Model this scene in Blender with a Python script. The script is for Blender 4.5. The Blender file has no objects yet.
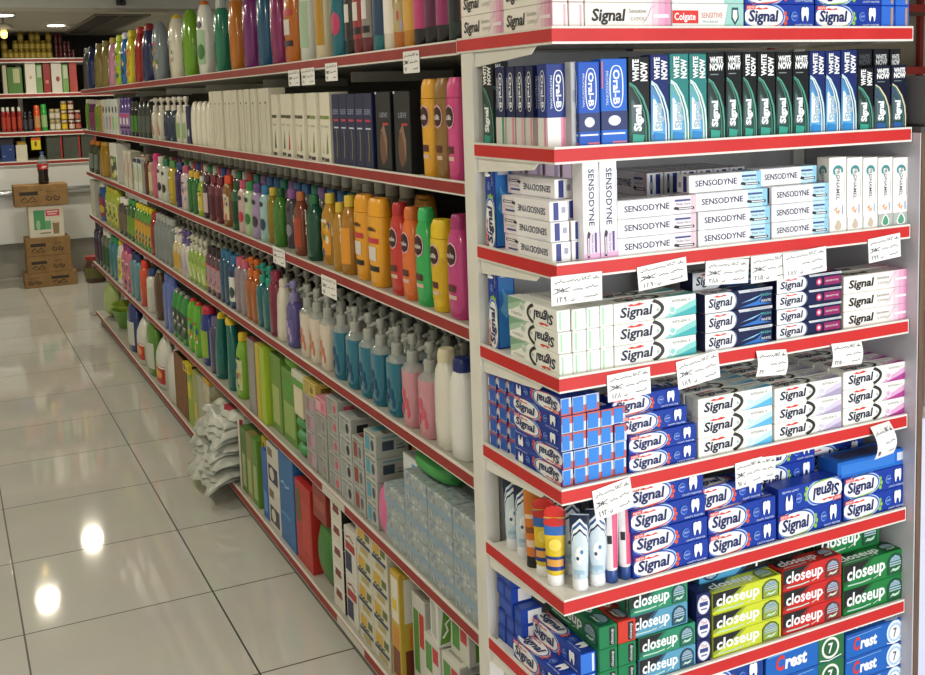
import bpy, math, random
from mathutils import Matrix, Vector
random.seed(7)
PI = math.pi
S = bpy.context.scene
COL = S.collection

# ------------------------------------------------------------------ camera
CAM = Vector((-0.99137, -1.66293, 1.67894))
YAW, PITCH, ROLL = 0.4562945, -0.1104127, -0.0302350
F, SX, SY = 1072.0089, 6.41378, -125.3566
_fw = Vector((math.sin(YAW)*math.cos(PITCH), math.cos(YAW)*math.cos(PITCH), math.sin(PITCH)))
_r0 = Vector((math.cos(YAW), -math.sin(YAW), 0)); _u0 = _r0.cross(_fw)
RT = _r0*math.cos(ROLL) + _u0*math.sin(ROLL)
UP = -_r0*math.sin(ROLL) + _u0*math.cos(ROLL)
cd = bpy.data.cameras.new('camera'); cam = bpy.data.objects.new('camera', cd); COL.objects.link(cam)
m = Matrix((RT, UP, -_fw)).transposed().to_4x4(); m.translation = CAM
cam.matrix_world = m
cd.sensor_fit = 'HORIZONTAL'; cd.sensor_width = 36; cd.lens = F/925*36
cd.shift_x = -SX/925; cd.shift_y = SY/925; cd.clip_start = 0.05; cd.clip_end = 100
S.camera = cam
def px_of(x, y, z):
    d = Vector((x, y, z)) - CAM; w = d.dot(_fw)
    return 462.5 + SX + F*d.dot(RT)/w, 337.5 + SY - F*d.dot(UP)/w
def ex(px, z, y=0.012):          # x on a plane y for a measured column
    a, b = -0.6, 2.5
    for _ in range(40):
        c = (a+b)/2
        if px_of(c, y, z)[0] < px: a = c
        else: b = c
    return a
def ey(px, z, x=0.02):           # y along the aisle for a measured column
    a, b = -0.2, 9.0
    for _ in range(40):
        c = (a+b)/2
        if px_of(x, c, z)[0] > px: a = c
        else: b = c
    return a
def ez(py, x, y):                # height at x, y for a measured row
    a, b = 0, 3
    for _ in range(40):
        c = (a+b)/2
        if px_of(x, y, c)[1] > py: a = c
        else: b = c
    return a

# ------------------------------------------------------------------ materials
def lin(h):
    h = h.lstrip('#')
    o = []
    for i in (0, 2, 4):
        v = int(h[i:i+2], 16)/255
        o.append(v/12.92 if v <= 0.04045 else ((v+0.055)/1.055)**2.4)
    return (*o, 1)
MATS = {}
def M(hexc, rough=0.42, metal=0.0, alpha=1.0, spec=0.5, coat=0.0, trans=0.0):
    k = (hexc, rough, metal, alpha, spec, coat, trans)
    if k in MATS: return MATS[k]
    mt = bpy.data.materials.new('surface_' + hexc.lstrip('#')); mt.use_nodes = True
    b = mt.node_tree.nodes['Principled BSDF']
    b.inputs['Base Color'].default_value = lin(hexc)
    b.inputs['Roughness'].default_value = rough; b.inputs['Metallic'].default_value = metal
    b.inputs['Alpha'].default_value = alpha; b.inputs['Specular IOR Level'].default_value = spec
    b.inputs['Coat Weight'].default_value = coat; b.inputs['Transmission Weight'].default_value = trans
    MATS[k] = mt
    return mt
def noisy(name, c1, c2, scale, rough=0.5, rough2=None, bump=0.0, detail=3, stretch=None):
    mt = bpy.data.materials.new(name); mt.use_nodes = True
    nt = mt.node_tree; b = nt.nodes['Principled BSDF']
    tc = nt.nodes.new('ShaderNodeTexCoord'); n = nt.nodes.new('ShaderNodeTexNoise'); r = nt.nodes.new('ShaderNodeValToRGB')
    src = tc.outputs['Object']
    if stretch:
        mp = nt.nodes.new('ShaderNodeMapping'); mp.inputs['Scale'].default_value = stretch
        nt.links.new(src, mp.inputs['Vector']); src = mp.outputs['Vector']
    n.inputs['Scale'].default_value = scale; n.inputs['Detail'].default_value = detail
    r.color_ramp.elements[0].position = 0.35; r.color_ramp.elements[1].position = 0.65
    r.color_ramp.elements[0].color = lin(c1); r.color_ramp.elements[1].color = lin(c2)
    nt.links.new(src, n.inputs['Vector']); nt.links.new(n.outputs['Fac'], r.inputs['Fac'])
    nt.links.new(r.outputs['Color'], b.inputs['Base Color']); b.inputs['Roughness'].default_value = rough
    if bump:
        bp = nt.nodes.new('ShaderNodeBump'); bp.inputs['Strength'].default_value = bump; bp.inputs['Distance'].default_value = 0.004
        nt.links.new(n.outputs['Fac'], bp.inputs['Height']); nt.links.new(bp.outputs['Normal'], b.inputs['Normal'])
    return mt
def spots(name, base, marks, scale, thr=0.35, rough=0.35, sc3=None):     # printed pattern: scattered cell marks
    mt = bpy.data.materials.new(name); mt.use_nodes = True
    nt = mt.node_tree; b = nt.nodes['Principled BSDF']
    tc = nt.nodes.new('ShaderNodeTexCoord'); v = nt.nodes.new('ShaderNodeTexVoronoi'); v.inputs['Scale'].default_value = scale
    src = tc.outputs['Object']
    if sc3:
        mp = nt.nodes.new('ShaderNodeMapping'); mp.inputs['Scale'].default_value = sc3
        nt.links.new(src, mp.inputs['Vector']); src = mp.outputs['Vector']
    nt.links.new(src, v.inputs['Vector'])
    cr = nt.nodes.new('ShaderNodeValToRGB'); cr.color_ramp.interpolation = 'CONSTANT'
    els = cr.color_ramp.elements
    while len(els) < len(marks): els.new(0.5)
    for i, c in enumerate(marks): els[i].position = i/len(marks); els[i].color = lin(c)
    sep = nt.nodes.new('ShaderNodeSeparateColor'); nt.links.new(v.outputs['Color'], sep.inputs['Color'])
    nt.links.new(sep.outputs['Red'], cr.inputs['Fac'])
    lt = nt.nodes.new('ShaderNodeMath'); lt.operation = 'LESS_THAN'; lt.inputs[1].default_value = thr
    nt.links.new(v.outputs['Distance'], lt.inputs[0])
    mx = nt.nodes.new('ShaderNodeMix'); mx.data_type = 'RGBA'
    nt.links.new(lt.outputs[0], mx.inputs['Factor']); mx.inputs['A'].default_value = lin(base)
    nt.links.new(cr.outputs['Color'], mx.inputs['B']); nt.links.new(mx.outputs['Result'], b.inputs['Base Color'])
    b.inputs['Roughness'].default_value = rough
    return mt
def emis(name, c, st):
    mt = bpy.data.materials.new(name); mt.use_nodes = True
    b = mt.node_tree.nodes['Principled BSDF']
    b.inputs['Base Color'].default_value = lin(c); b.inputs['Emission Color'].default_value = lin(c)
    b.inputs['Emission Strength'].default_value = st
    return mt

# ------------------------------------------------------------------ mesh builder
class MB:
    def __init__(s): s.v = []; s.f = []; s.m = []; s.sm = []; s.mats = []
    def mi(s, mt):
        if isinstance(mt, str): mt = M(mt)
        if mt not in s.mats: s.mats.append(mt)
        return s.mats.index(mt)
    def add(s, vs, fs, mt, smooth=False):
        o = len(s.v); s.v += [tuple(v) for v in vs]; i = s.mi(mt)
        for f in fs: s.f.append([o+k for k in f]); s.m.append(i); s.sm.append(smooth)
    def box(s, x0, y0, z0, x1, y1, z1, mt, bev=0.0):
        if bev > 0:
            b = min(bev, (x1-x0)*.45, (y1-y0)*.45, (z1-z0)*.45)
            s.loft([(z0, 0, 0, b), (z0+b, b, b, 0), (z1-b, b, b, 0), (z1, 0, 0, b)], mt, rect=(x0, y0, x1, y1, b)); return
        v = [(x0,y0,z0),(x1,y0,z0),(x1,y1,z0),(x0,y1,z0),(x0,y0,z1),(x1,y0,z1),(x1,y1,z1),(x0,y1,z1)]
        s.add(v, [(3,2,1,0),(4,5,6,7),(0,1,5,4),(1,2,6,5),(2,3,7,6),(3,0,4,7)], mt)
    def loft(s, rings, mt, seg=20, n=2.0, rect=None, smooth=True, cap=True, arc=None):
        # rings: (z, rx, ry[, ox, oy]); superellipse sections of exponent n
        R = []
        if rect:
            x0, y0, x1, y1, b = rect
            for z, q, _, ins in rings:
                i = ins
                R.append([(x0+i+q*0,y0+b,z),(x0+b,y0+i,z),(x1-b,y0+i,z),(x1-i,y0+b,z),(x1-i,y1-b,z),(x1-b,y1-i,z),(x0+b,y1-i,z),(x0+i,y1-b,z)])
            smooth = False
        else:
            for r in rings:
                z, rx, ry = r[:3]; ox, oy = (r[3], r[4]) if len(r) > 4 else (0, 0)
                nn = r[5] if len(r) > 5 else n
                pts = []
                for k in range(seg):
                    t = 2*PI*k/seg; c, q = math.cos(t), math.sin(t)
                    pts.append((ox+rx*math.copysign(abs(c)**(2/nn), c), oy+ry*math.copysign(abs(q)**(2/nn), q), z))
                R.append(pts)
        L = len(R[0]); vs = [p for r in R for p in r]; fs = []
        for i in range(len(R)-1):
            for k in range(L):
                a = i*L+k; b = i*L+(k+1) % L
                fs.append((a, b, b+L, a+L))
        s.add(vs, fs, mt, smooth)
        if cap:
            s.add(R[0], [tuple(reversed(range(L)))], mt); s.add(R[-1], [tuple(range(L))], mt)
    def tube(s, pts, r, mt, seg=8, smooth=True, cap=True):
        pts = [Vector(p) for p in pts]; rs = r if isinstance(r, (list, tuple)) else [r]*len(pts)
        vs = []; fs = []; up = Vector((0.13, 0.31, 0.94))
        for i, p in enumerate(pts):
            t = (pts[min(i+1, len(pts)-1)]-pts[max(i-1, 0)]).normalized()
            a = t.cross(up)
            if a.length < 0.05: a = t.cross(Vector((1, 0, 0)))
            a.normalize(); b = t.cross(a)
            for k in range(seg):
                q = 2*PI*k/seg; vs.append(p+a*rs[i]*math.cos(q)+b*rs[i]*math.sin(q))
        for i in range(len(pts)-1):
            for k in range(seg):
                a0 = i*seg+k; b0 = i*seg+(k+1) % seg; fs.append((a0, a0+seg, b0+seg, b0))
        s.add(vs, fs, mt, smooth)
        if cap:
            s.add(vs[:seg], [tuple(range(seg))], mt); s.add(vs[-seg:], [tuple(reversed(range(seg)))], mt)
    def build(s, name, parent=None, loc=None):
        me = bpy.data.meshes.new(name); me.from_pydata(s.v, [], s.f); me.update()
        for mt in s.mats: me.materials.append(mt)
        me.polygons.foreach_set('material_index', s.m); me.polygons.foreach_set('use_smooth', s.sm)
        o = bpy.data.objects.new(name, me); COL.objects.link(o)
        if parent: o.parent = parent
        if loc: o.location = loc
        return o
import re
_OR = '(first|second|third|fourth|fifth|sixth|seventh|eighth|ninth|tenth)'
def tag(o, label, cat, group=None):
    label = re.sub(r'\b(column|layer|row) '+_OR+r'\b', r'\2 \1', label); label = re.sub(r'end shelf '+_OR+r'\b', r'\1 end shelf', label)
    o['label'] = label; o['category'] = cat
    if group: o['group'] = group
    return o
def empty(name, label=None, cat=None, group=None, loc=(0,0,0)):
    o = bpy.data.objects.new(name, None); COL.objects.link(o); o.location = loc; o.empty_display_size = 0.05
    if label: tag(o, label, cat, group)
    return o
def copy_tree(o, parent=None):
    c = o.copy(); COL.objects.link(c); c.parent = parent
    for ch in o.children: copy_tree(ch, c)
    return c
def struct(o): o['kind'] = 'structure'; return o
ORD = ['zeroth','first','second','third','fourth','fifth','sixth','seventh','eighth','ninth','tenth','eleventh','twelfth','thirteenth','fourteenth','fifteenth','sixteenth','seventeenth','eighteenth','nineteenth']
def ordn(n):
    if n < 20: return ORD[n]
    t = {2:'twent',3:'thirt',4:'fort',5:'fift',6:'sixt'}[n//10]
    return t+'ieth' if n % 10 == 0 else t+'y-'+ORD[n % 10]

# ------------------------------------------------------------------ lettering
_txt = {}
def glyphs(body, bold=0.0, shear=0.0, sp=1.0):
    k = (body, bold, shear, sp)
    if k in _txt: return _txt[k]
    c = bpy.data.curves.new('lettering', 'FONT'); c.body = body; c.offset = bold; c.shear = shear; c.space_character = sp
    c.resolution_u = 2; c.size = 1
    o = bpy.data.objects.new('lettering', c); COL.objects.link(o)
    dg = bpy.context.evaluated_depsgraph_get(); dg.update()
    me = bpy.data.meshes.new_from_object(o.evaluated_get(dg))
    vs = [(v.co.x, v.co.y) for v in me.vertices]; fs = [tuple(p.vertices) for p in me.polygons]
    # the polygons face +Z
    bpy.data.objects.remove(o); bpy.data.curves.remove(c); bpy.data.meshes.remove(me)
    if not vs: vs = [(0,0),(1,0),(1,1)]; fs = [(0,1,2)]
    x0 = min(v[0] for v in vs); CH = 0.70
    vs = [((v[0]-x0)/CH, v[1]/CH) for v in vs]
    w = max(v[0] for v in vs)
    _txt[k] = (vs, fs, w)
    return _txt[k]
class Face:                       # a printed face: origin + U, V in metres, each print on its own thin layer
    def __init__(s, mb, o, u, v, lu, lv, step=0.00016):
        s.mb = mb; s.o = Vector(o); s.u = Vector(u); s.v = Vector(v); s.n = s.u.cross(s.v); s.lu = lu; s.lv = lv; s.k = 1; s.step = step
    def P(s, a, b):
        a = min(max(a, .0004), s.lu-.0004); b = min(max(b, .0004), s.lv-.0004)
        return s.o + s.u*a + s.v*b + s.n*(s.k*s.step)
    def poly(s, pts, c):           # unit coordinates
        s.mb.add([s.P(a*s.lu, b*s.lv) for a, b in pts], [tuple(range(len(pts)))], c); s.k += 1
    def rect(s, a0, b0, a1, b1, c): s.poly([(a0,b0),(a1,b0),(a1,b1),(a0,b1)], c)
    def ell(s, a, b, ra, rb, c, n=24, t0=0, t1=2*PI, pw=2.0):
        P_ = []
        for i in range(n):
            t = t0+(t1-t0)*i/n; x, y = math.cos(t), math.sin(t)
            P_.append((a+ra*math.copysign(abs(x)**(2/pw), x), b+rb*math.copysign(abs(y)**(2/pw), y)))
        s.poly(P_, c)
    def arc(s, a, b, ra, rb, th, c, t0=0, t1=2*PI, n=24):   # ring segment; th in metres
        vs = []; fs = []
        for i in range(n+1):
            t = t0+(t1-t0)*i/n; x, y = math.cos(t), math.sin(t)
            vs.append(s.P(a*s.lu+ra*s.lu*x, b*s.lv+rb*s.lv*y)); vs.append(s.P(a*s.lu+(ra*s.lu-th)*x, b*s.lv+(rb*s.lv-th)*y))
            if i: fs.append((2*i-2, 2*i, 2*i+1, 2*i-1))
        s.mb.add(vs, fs, c); s.k += 1
    def line(s, pts, th, c):       # unit points, thickness in metres
        Q = [Vector((a*s.lu, b*s.lv)) for a, b in pts]; vs = []; fs = []
        for i, p in enumerate(Q):
            t = Q[min(i+1, len(Q)-1)]-Q[max(i-1, 0)]
            if t.length < 1e-9: t = Vector((1, 0))
            t.normalize(); n = Vector((-t.y, t.x))*th/2
            vs += [s.P(*(p-n)), s.P(*(p+n))]
            if i: fs.append((2*i-2, 2*i, 2*i+1, 2*i-1))
        s.mb.add(vs, fs, c); s.k += 1
    def text(s, body, a, b, h, c, w=None, bold=0.0, shear=0.0, rot=0, sp=1.0):
        # a, b: unit position of the lower-left start; h: letter height as a share of lv (of lu when rot is +-90); w: width share to fill
        vs, fs, tw = glyphs(body, bold, shear, sp)
        if rot in (90, -90): hm = h*s.lu; run = s.lv
        else: hm = h*s.lv; run = s.lu
        sx = (w*run/tw) if w else hm
        o = []
        for x, y in vs:
            X, Y = x*sx, y*hm
            if rot == 90: X, Y = -Y, X
            elif rot == -90: X, Y = Y, -X
            elif rot == 180: X, Y = -X, -Y
            o.append(s.P(a*s.lu+X, b*s.lv+Y))
        s.mb.add(o, fs, c); s.k += 1
def faces_of(mb, L, D, H):
    x, y, z = L/2, D/2, H/2
    return dict(F=Face(mb, (-x,-y,-z), (1,0,0), (0,0,1), L, H), B=Face(mb, (x,y,-z), (-1,0,0), (0,0,1), L, H),
        T=Face(mb, (-x,-y,z), (1,0,0), (0,1,0), L, D), U=Face(mb, (-x,y,-z), (1,0,0), (0,-1,0), L, D),
        R=Face(mb, (x,-y,-z), (0,1,0), (0,0,1), D, H), E=Face(mb, (-x,y,-z), (0,-1,0), (0,0,1), D, H))

# ------------------------------------------------------------------ the shop itself
ZK = [1.7775, 1.5618, 1.3496, 1.1379, 0.9227, 0.7064, 0.4889, 0.2734]       # rail centres of the end unit
ZS = [1.7757, 1.4772, 1.1637, 0.8332, 0.4707, 0.0796]                       # rail centres of the aisle run
LIP = 0.0158
TK = [z+LIP-0.004 for z in ZK]; TS = [z+LIP-0.004 for z in ZS]              # shelf boards, 4 mm under the lip
W, D0, D1, YL = 0.9, 0.322, 0.372, 6.944
CEIL = 2.40
WHITE = noisy('white_enamel', '#dedbd2', '#e9e6de', 6, 0.35)
GREY = noisy('grey_enamel', '#aeadaf', '#b9b8ba', 5, 0.4)
RED = noisy('red_strip', '#c21b1a', '#ca2321', 9, 0.5)
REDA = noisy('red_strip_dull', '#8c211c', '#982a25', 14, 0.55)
BOARD = noisy('shelf_board', '#a8a59b', '#b3b0a6', 5, 0.45)
DARK = M('#1a1a19', 0.6)

def tiles():
    mt = bpy.data.materials.new('floor_tiles'); mt.use_nodes = True
    nt = mt.node_tree; b = nt.nodes['Principled BSDF']
    tc = nt.nodes.new('ShaderNodeTexCoord'); mp = nt.nodes.new('ShaderNodeMapping')
    br = nt.nodes.new('ShaderNodeTexBrick'); br.offset = 0; br.squash = 1
    br.inputs['Scale'].default_value = 1; br.inputs['Brick Width'].default_value = 0.603; br.inputs['Row Height'].default_value = 0.603
    br.inputs['Mortar Size'].default_value = 0.0032; br.inputs['Mortar Smooth'].default_value = 0.2
    br.inputs['Color1'].default_value = lin('#d3d2c8'); br.inputs['Color2'].default_value = lin('#cdccc2'); br.inputs['Mortar'].default_value = lin('#2f2c26')
    mp.inputs['Location'].default_value = (0.263, -1.310, 0)
    nt.links.new(tc.outputs['Object'], mp.inputs['Vector']); nt.links.new(mp.outputs['Vector'], br.inputs['Vector'])
    n = nt.nodes.new('ShaderNodeTexNoise'); n.inputs['Scale'].default_value = 4; n.inputs['Detail'].default_value = 5
    nt.links.new(tc.outputs['Object'], n.inputs['Vector'])
    mx = nt.nodes.new('ShaderNodeMix'); mx.data_type = 'RGBA'; mx.blend_type = 'MULTIPLY'; mx.inputs['Factor'].default_value = 0.18
    nt.links.new(br.outputs['Color'], mx.inputs['A']); nt.links.new(n.outputs['Color'], mx.inputs['B'])
    hs = nt.nodes.new('ShaderNodeHueSaturation'); hs.inputs['Saturation'].default_value = 0.75; hs.inputs['Value'].default_value = 1.0
    nt.links.new(mx.outputs['Result'], hs.inputs['Color']); nt.links.new(hs.outputs['Color'], b.inputs['Base Color'])
    r = nt.nodes.new('ShaderNodeMapRange'); r.inputs['To Min'].default_value = 0.055; r.inputs['To Max'].default_value = 0.5
    nt.links.new(br.outputs['Fac'], r.inputs['Value'])
    nt.links.new(r.outputs['Result'], b.inputs['Roughness']); b.inputs['Specular IOR Level'].default_value = 0.75
    bp = nt.nodes.new('ShaderNodeBump'); bp.inputs['Strength'].default_value = 0.15; bp.inputs['Distance'].default_value = 0.002; bp.invert = True
    nt.links.new(br.outputs['Fac'], bp.inputs['Height']); nt.links.new(bp.outputs['Normal'], b.inputs['Normal'])
    return mt
XL, XR, YF, YB = -2.3, 4.6, -3.4, 10.3
WALL = noisy('wall_paint', '#c9c6ba', '#d3d0c5', 3, 0.7)
b = MB(); b.box(XL-.1, YF-.1, -0.1, XR+.1, YB+.1, 0, tiles()); struct(b.build('floor'))
CE = noisy('ceiling_paint', '#b9b6ab', '#c2bfb4', 2, 0.75)
b = MB(); b.box(XL-.1, YF-.1, CEIL, XR+.1, YB+.1, CEIL+.1, CE); struct(b.build('ceiling'))
b = MB(); b.box(XL-.1, YF, 0, XL, YB, CEIL, WALL); struct(b.build('wall_left'))
b = MB(); b.box(XR, YF, 0, XR+.1, YB, CEIL, WALL); struct(b.build('wall_right'))
b = MB(); b.box(XL, YB, 0, XR, YB+.1, CEIL, M('#262522', 0.8)); struct(b.build('wall_back'))
# street side: piers and a head over an open glazed front behind the camera
b = MB(); b.box(XL, YF-.1, 0, XL+.5, YF, CEIL, WALL); b.box(XR-.5, YF-.1, 0, XR, YF, CEIL, WALL); b.box(XL+.5, YF-.1, 2.32, XR-.5, YF, CEIL, WALL)
struct(b.build('wall_front'))
b = MB()
for x in (XL+.5, 0.0, 2.0, XR-.55): b.box(x, YF-.08, 0, x+.05, YF-.03, 2.32, M('#6d6a66', 0.4, 0.6))
struct(b.build('window_1'))
b = MB(); b.box(XL, 5.9, 2.315, XR, 6.2, CEIL, noisy('beam_paint', '#cfcdc4', '#d7d5cc', 2, 0.6)); struct(b.build('trim_1'))
# ceiling fittings
def downlight(x, y, r, label, st=9.0, k=1.0):
    o = empty('downlight', label, 'ceiling light', None, (x, y, CEIL))
    q = MB(); q.loft([(-.012, r*1.12, r*1.12), (-.004, r*1.2, r*1.2), (0, r*1.2, r*1.2)], M('#dcdad2', .4), 28); q.build('trim_ring', o)
    q = MB(); q.loft([(-.018, r*.8, r*.8), (-.0125, r, r)], emis('lamp_glow', '#fffdf4', st), 28); q.build('diffuser', o)
    l = bpy.data.lights.new('downlight_lamp', 'AREA'); l.shape = 'DISK'; l.size = r*2; l.energy = LAMP*k; l.color = (1.0, 0.91, 0.72)
    lo = bpy.data.objects.new('downlight_lamp', l); COL.objects.link(lo); lo.location = (x, y, CEIL-.03); lo.parent = None
LAMP = 11
downlight(0.02, 8.62, 0.075, 'round white ceiling light above the far wall shelves', 10, 1.6)
downlight(-0.47, 7.5, 0.075, 'round ceiling light beside the yellow hanging lamp', 8, 1.2)
i = 0
for x, y in ((-1.1, 5.0), (-1.1, 3.0), (-1.1, 1.0), (-1.3, -1.0), (2.6, 2.2), (2.6, 5.4)):
    i += 1; downlight(x, y, 0.10, 'round ceiling light over the %s aisle, %s from the shop front' % ('tiled' if x < 1 else 'far', ordn(i if x < 1 else i-4)), 9, 1.5 if y > 4 else 1)
o = empty('air_vent', 'long dark slot air vent in the ceiling by the back wall', 'vent', None, (0.42, 8.55, CEIL))
q = MB(); q.box(-.22, -1.1, -.012, .22, 1.1, -.0005, M('#77746a', .6)); q.build('frame', o)
q = MB(); q.box(-.19, -1.05, -.0165, -.02, 1.05, -.0125, M('#2b2a27', .7)); q.box(.0, -1.05, -.0165, .17, 1.05, -.0125, M('#4b4942', .7)); q.build('grille', o)
q = MB(); q.loft([(-.02, .05, .05), (-.014, .06, .06), (0, .06, .06)], M('#a9a498', .6), 20); tag(q.build('smoke_detector', None, (0.15, 8.7, CEIL)), 'small pale round detector on the ceiling beside the vent', 'detector')
o = empty('spot_camera', 'small black camera fixed to the pale ceiling beam', 'camera', None, (0.17, 5.9, 2.345))
q = MB(); q.box(-.03, -.035, -.012, .03, 0, .035, M('#141414', .4), .006); q.build('housing', o)
q = MB(); q.loft([(0, .012, .012), (.012, .01, .01)], M('#050506', .1), 14); l = q.build('lens', o); l.rotation_euler = (PI/2, 0, 0); l.location = (0, -.035, .01)
# hanging sign bracket on the far left, brown with a pale star-like end
o = empty('hanging_lamp', 'yellow hanging lamp with a dark metal shade near the ceiling', 'lamp', None, (-0.455, 7.85, CEIL))
q = MB(); q.tube([(0,0,0),(0,0,-.05)], .006, '#4a3c28'); q.build('cord', o)
q = MB(); q.loft([(-.10, .085, .085), (-.06, .06, .06), (-.045, .012, .012)], M('#6b6558', .4, .4), 20); q.build('lamp_shade', o)
q = MB(); q.loft([(-.17, .008, .008), (-.16, .024, .024), (-.12, .028, .028), (-.098, .018, .018)], emis('bulb_glow', '#f7d27a', 1.5), 14); q.build('bulb', o)

# ------------------------------------------------------------------ shelving
def rail_lip(mb, x0, y0, x1, y1, zc, mt, th=0.006):       # white channel along an edge, thickness outwards handled by caller
    mb.box(x0, y0, zc-LIP, x1, y1, zc+LIP, mt)
def end_unit():
    u = empty('end_shelving', 'white end shelving with red rails, facing the street and full of toothpaste', 'shelf unit', None, (W/2, D0, 0))
    P = (-W/2, -D0, 0)
    for i, zc in enumerate(ZK):
        top = TK[i]; b = MB(); yb = D0 if i else D1+.02
        b.box(.006, .006, top-.022, W, D0-.016, top, WHITE)
        b.box(0, 0, zc-LIP, W, .006, zc+LIP, WHITE); b.box(0, .006, zc-LIP, .006, D0 if i else D1+.018, zc+LIP, WHITE)
        b.box(W-.004, .006, zc-LIP, W, D0-.016, top-.0225, WHITE)
        if i == 0: b.box(.006, D0-.016, top-.022, W, D1+.018, top, WHITE)
        o = b.build('shelf', u, P)
        r = MB(); r.box(-.0015, -.0015, zc-.0115, W-.004, 0, zc+.0115, RED); r.box(-.0015, 0, zc-.0115, 0, D0-.002 if i else D1+.016, zc+.0115, RED); r.build('price_rail', o)
        for xx in (.0066,):
            k = MB(); z1 = zc-LIP-.0005; k.add([(xx, D0-.001, z1), (xx, .07, z1), (xx, .09, z1-.014), (xx, D0-.001, z1-.03), (xx+.002, D0-.001, z1), (xx+.002, .07, z1), (xx+.002, .09, z1-.014), (xx+.002, D0-.001, z1-.03)],
                [(0,1,2,3), (7,6,5,4), (0,4,5,1), (1,5,6,2), (2,6,7,3), (3,7,4,0)], WHITE); k.build('bracket', u, P)
    for x in (0.0, W-.034):
        b = MB(); b.box(x, D0, 0, x+.034, D1, ZK[0]-LIP-.001, WHITE)
        b.build('post', u, P)
    b = MB(); b.box(.034, D0+.012, .02, W-.034, D0+.028, ZK[0]-LIP-.001, GREY); b.build('back_panel', u, P)
    b = MB(); b.box(.03, .03, 0, W-.03, D0-.001, .09, M('#8b8a86', .5)); b.build('plinth', u, P)
end_unit()
def run_unit():
    u = empty('aisle_shelving', 'long white aisle shelving with dark red rails running to the back', 'shelf unit', None, (.44, 3.7, 0))
    P = (-.44, -3.7, 0); y0 = D1+.001
    for i, zc in enumerate(ZS):
        ya = y0 if i else D1+.021
        b = MB(); top = TS[i]
        b.box(.006, ya, top-.024, .43, YL, top, BOARD); b.box(0, ya, zc-LIP, .006, YL, zc+LIP, WHITE)
        o = b.build('shelf', u, P)
        r = MB(); r.box(-.0015, ya+.001, zc-.0115, 0, YL-.002, zc+.0115, REDA); r.build('price_rail', o)
        if i == 4 or i == 5:
            q = MB(); q.box(-.0025, ey(345+20*(i == 5), zc, 0), zc-.0118, -.0016, ey(325+15*(i == 5), zc, 0) + .02, zc+.0118, M('#c9c6bb', .5)); q.build('rail_patch', o)
    b = MB(); b.box(.431, D1+.021, .02, .449, YL, ZS[0]+.2, M('#3b3a38', .6)); b.build('back_panel', u, P)
    b = MB(); b.box(.03, y0, 0, .43, YL-.01, ZS[5]-LIP-.001, M('#6f6d68', .6)); b.build('plinth', u, P)
    for k in range(1, 7):
        yy = y0+k*(YL-y0)/7
        for i in range(5):
            q = MB(); z1 = ZS[i]-LIP-.009; q.box(.10, yy-.002, z1-.03, .43, yy+.002, z1, WHITE); q.build('bracket', u, P)
    b = MB(); b.box(.45, y0, 0, .9, YL, 1.76, WHITE); b.build('far_side', u, P)
run_unit()

# ------------------------------------------------------------------ price tags with handwriting
_S = {'naam': [[(0,.6),(.1,.3),(.3,.25),(.35,.6)],[(.45,.3),(.5,.9)],[(.55,.3),(.7,.5),(.8,.25),(.95,.3)],[(.18,.8),(.2,.86)]],
 'kala': [[(0,.9),(.05,.3),(.2,.3),(.25,.8)],[(.35,.25),(.4,.9)],[(.5,.3),(.75,.35),(.62,.7),(.95,.95)]],
 'w1': [[(0,.4),(.1,.2),(.25,.45),(.35,.25),(.5,.6),(.6,.25),(.75,.5),(.85,.2),(1,.4)],[(.3,.75),(.33,.8)],[(.6,.9),(.64,.92)],[(.82,.7),(.84,.75)]],
 'w2': [[(0,.2),(.2,.15),(.3,.5),(.45,.3),(.6,.7),(.7,.3),(1,.35)],[(.2,-.1),(.24,-.1)],[(.5,.9),(.55,.9)]],
 'gheymat': [[(0,.35),(.1,.2),(.35,.2),(.45,.4),(.55,.25),(.8,.3),(.9,.6),(1,.4)],[(.2,.5),(.25,.5)],[(.85,.8),(.9,.82)]],
 '1': [[(.5,1),(.55,0)]], '2': [[(.2,1),(.35,.7),(.7,.75),(.8,1)],[(.3,.8),(.4,0)]], '3': [[(.1,1),(.2,.75),(.4,.95),(.5,.75),(.8,1)],[(.2,.8),(.3,0)]],
 '5': [[(.5,1),(.1,.4),(.2,.05),(.5,.25),(.8,.05),(.9,.4),(.5,1)]], '7': [[(.1,1),(.5,0),(.9,1)]], '8': [[(.1,0),(.5,1),(.9,0)]],
 '9': [[(.7,.6),(.3,.6),(.3,.95),(.65,.95),(.7,.5),(.75,0)]], '4': [[(.7,1),(.3,.8),(.6,.6),(.25,.6),(.3,0)]], '0': [[(.4,.4),(.55,.45)]], 't': [[(.0,.3),(.3,.0),(.8,.1),(.9,.5)],[(.4,.6),(.5,.6)]]}
INK = '#23283a'
def ink(fc, key, a, b, w, h, th, c=INK):
    for st in _S[key]: fc.line([(a+p[0]*w, b+p[1]*h) for p in st], th, c)
TAGN = 0
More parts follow.
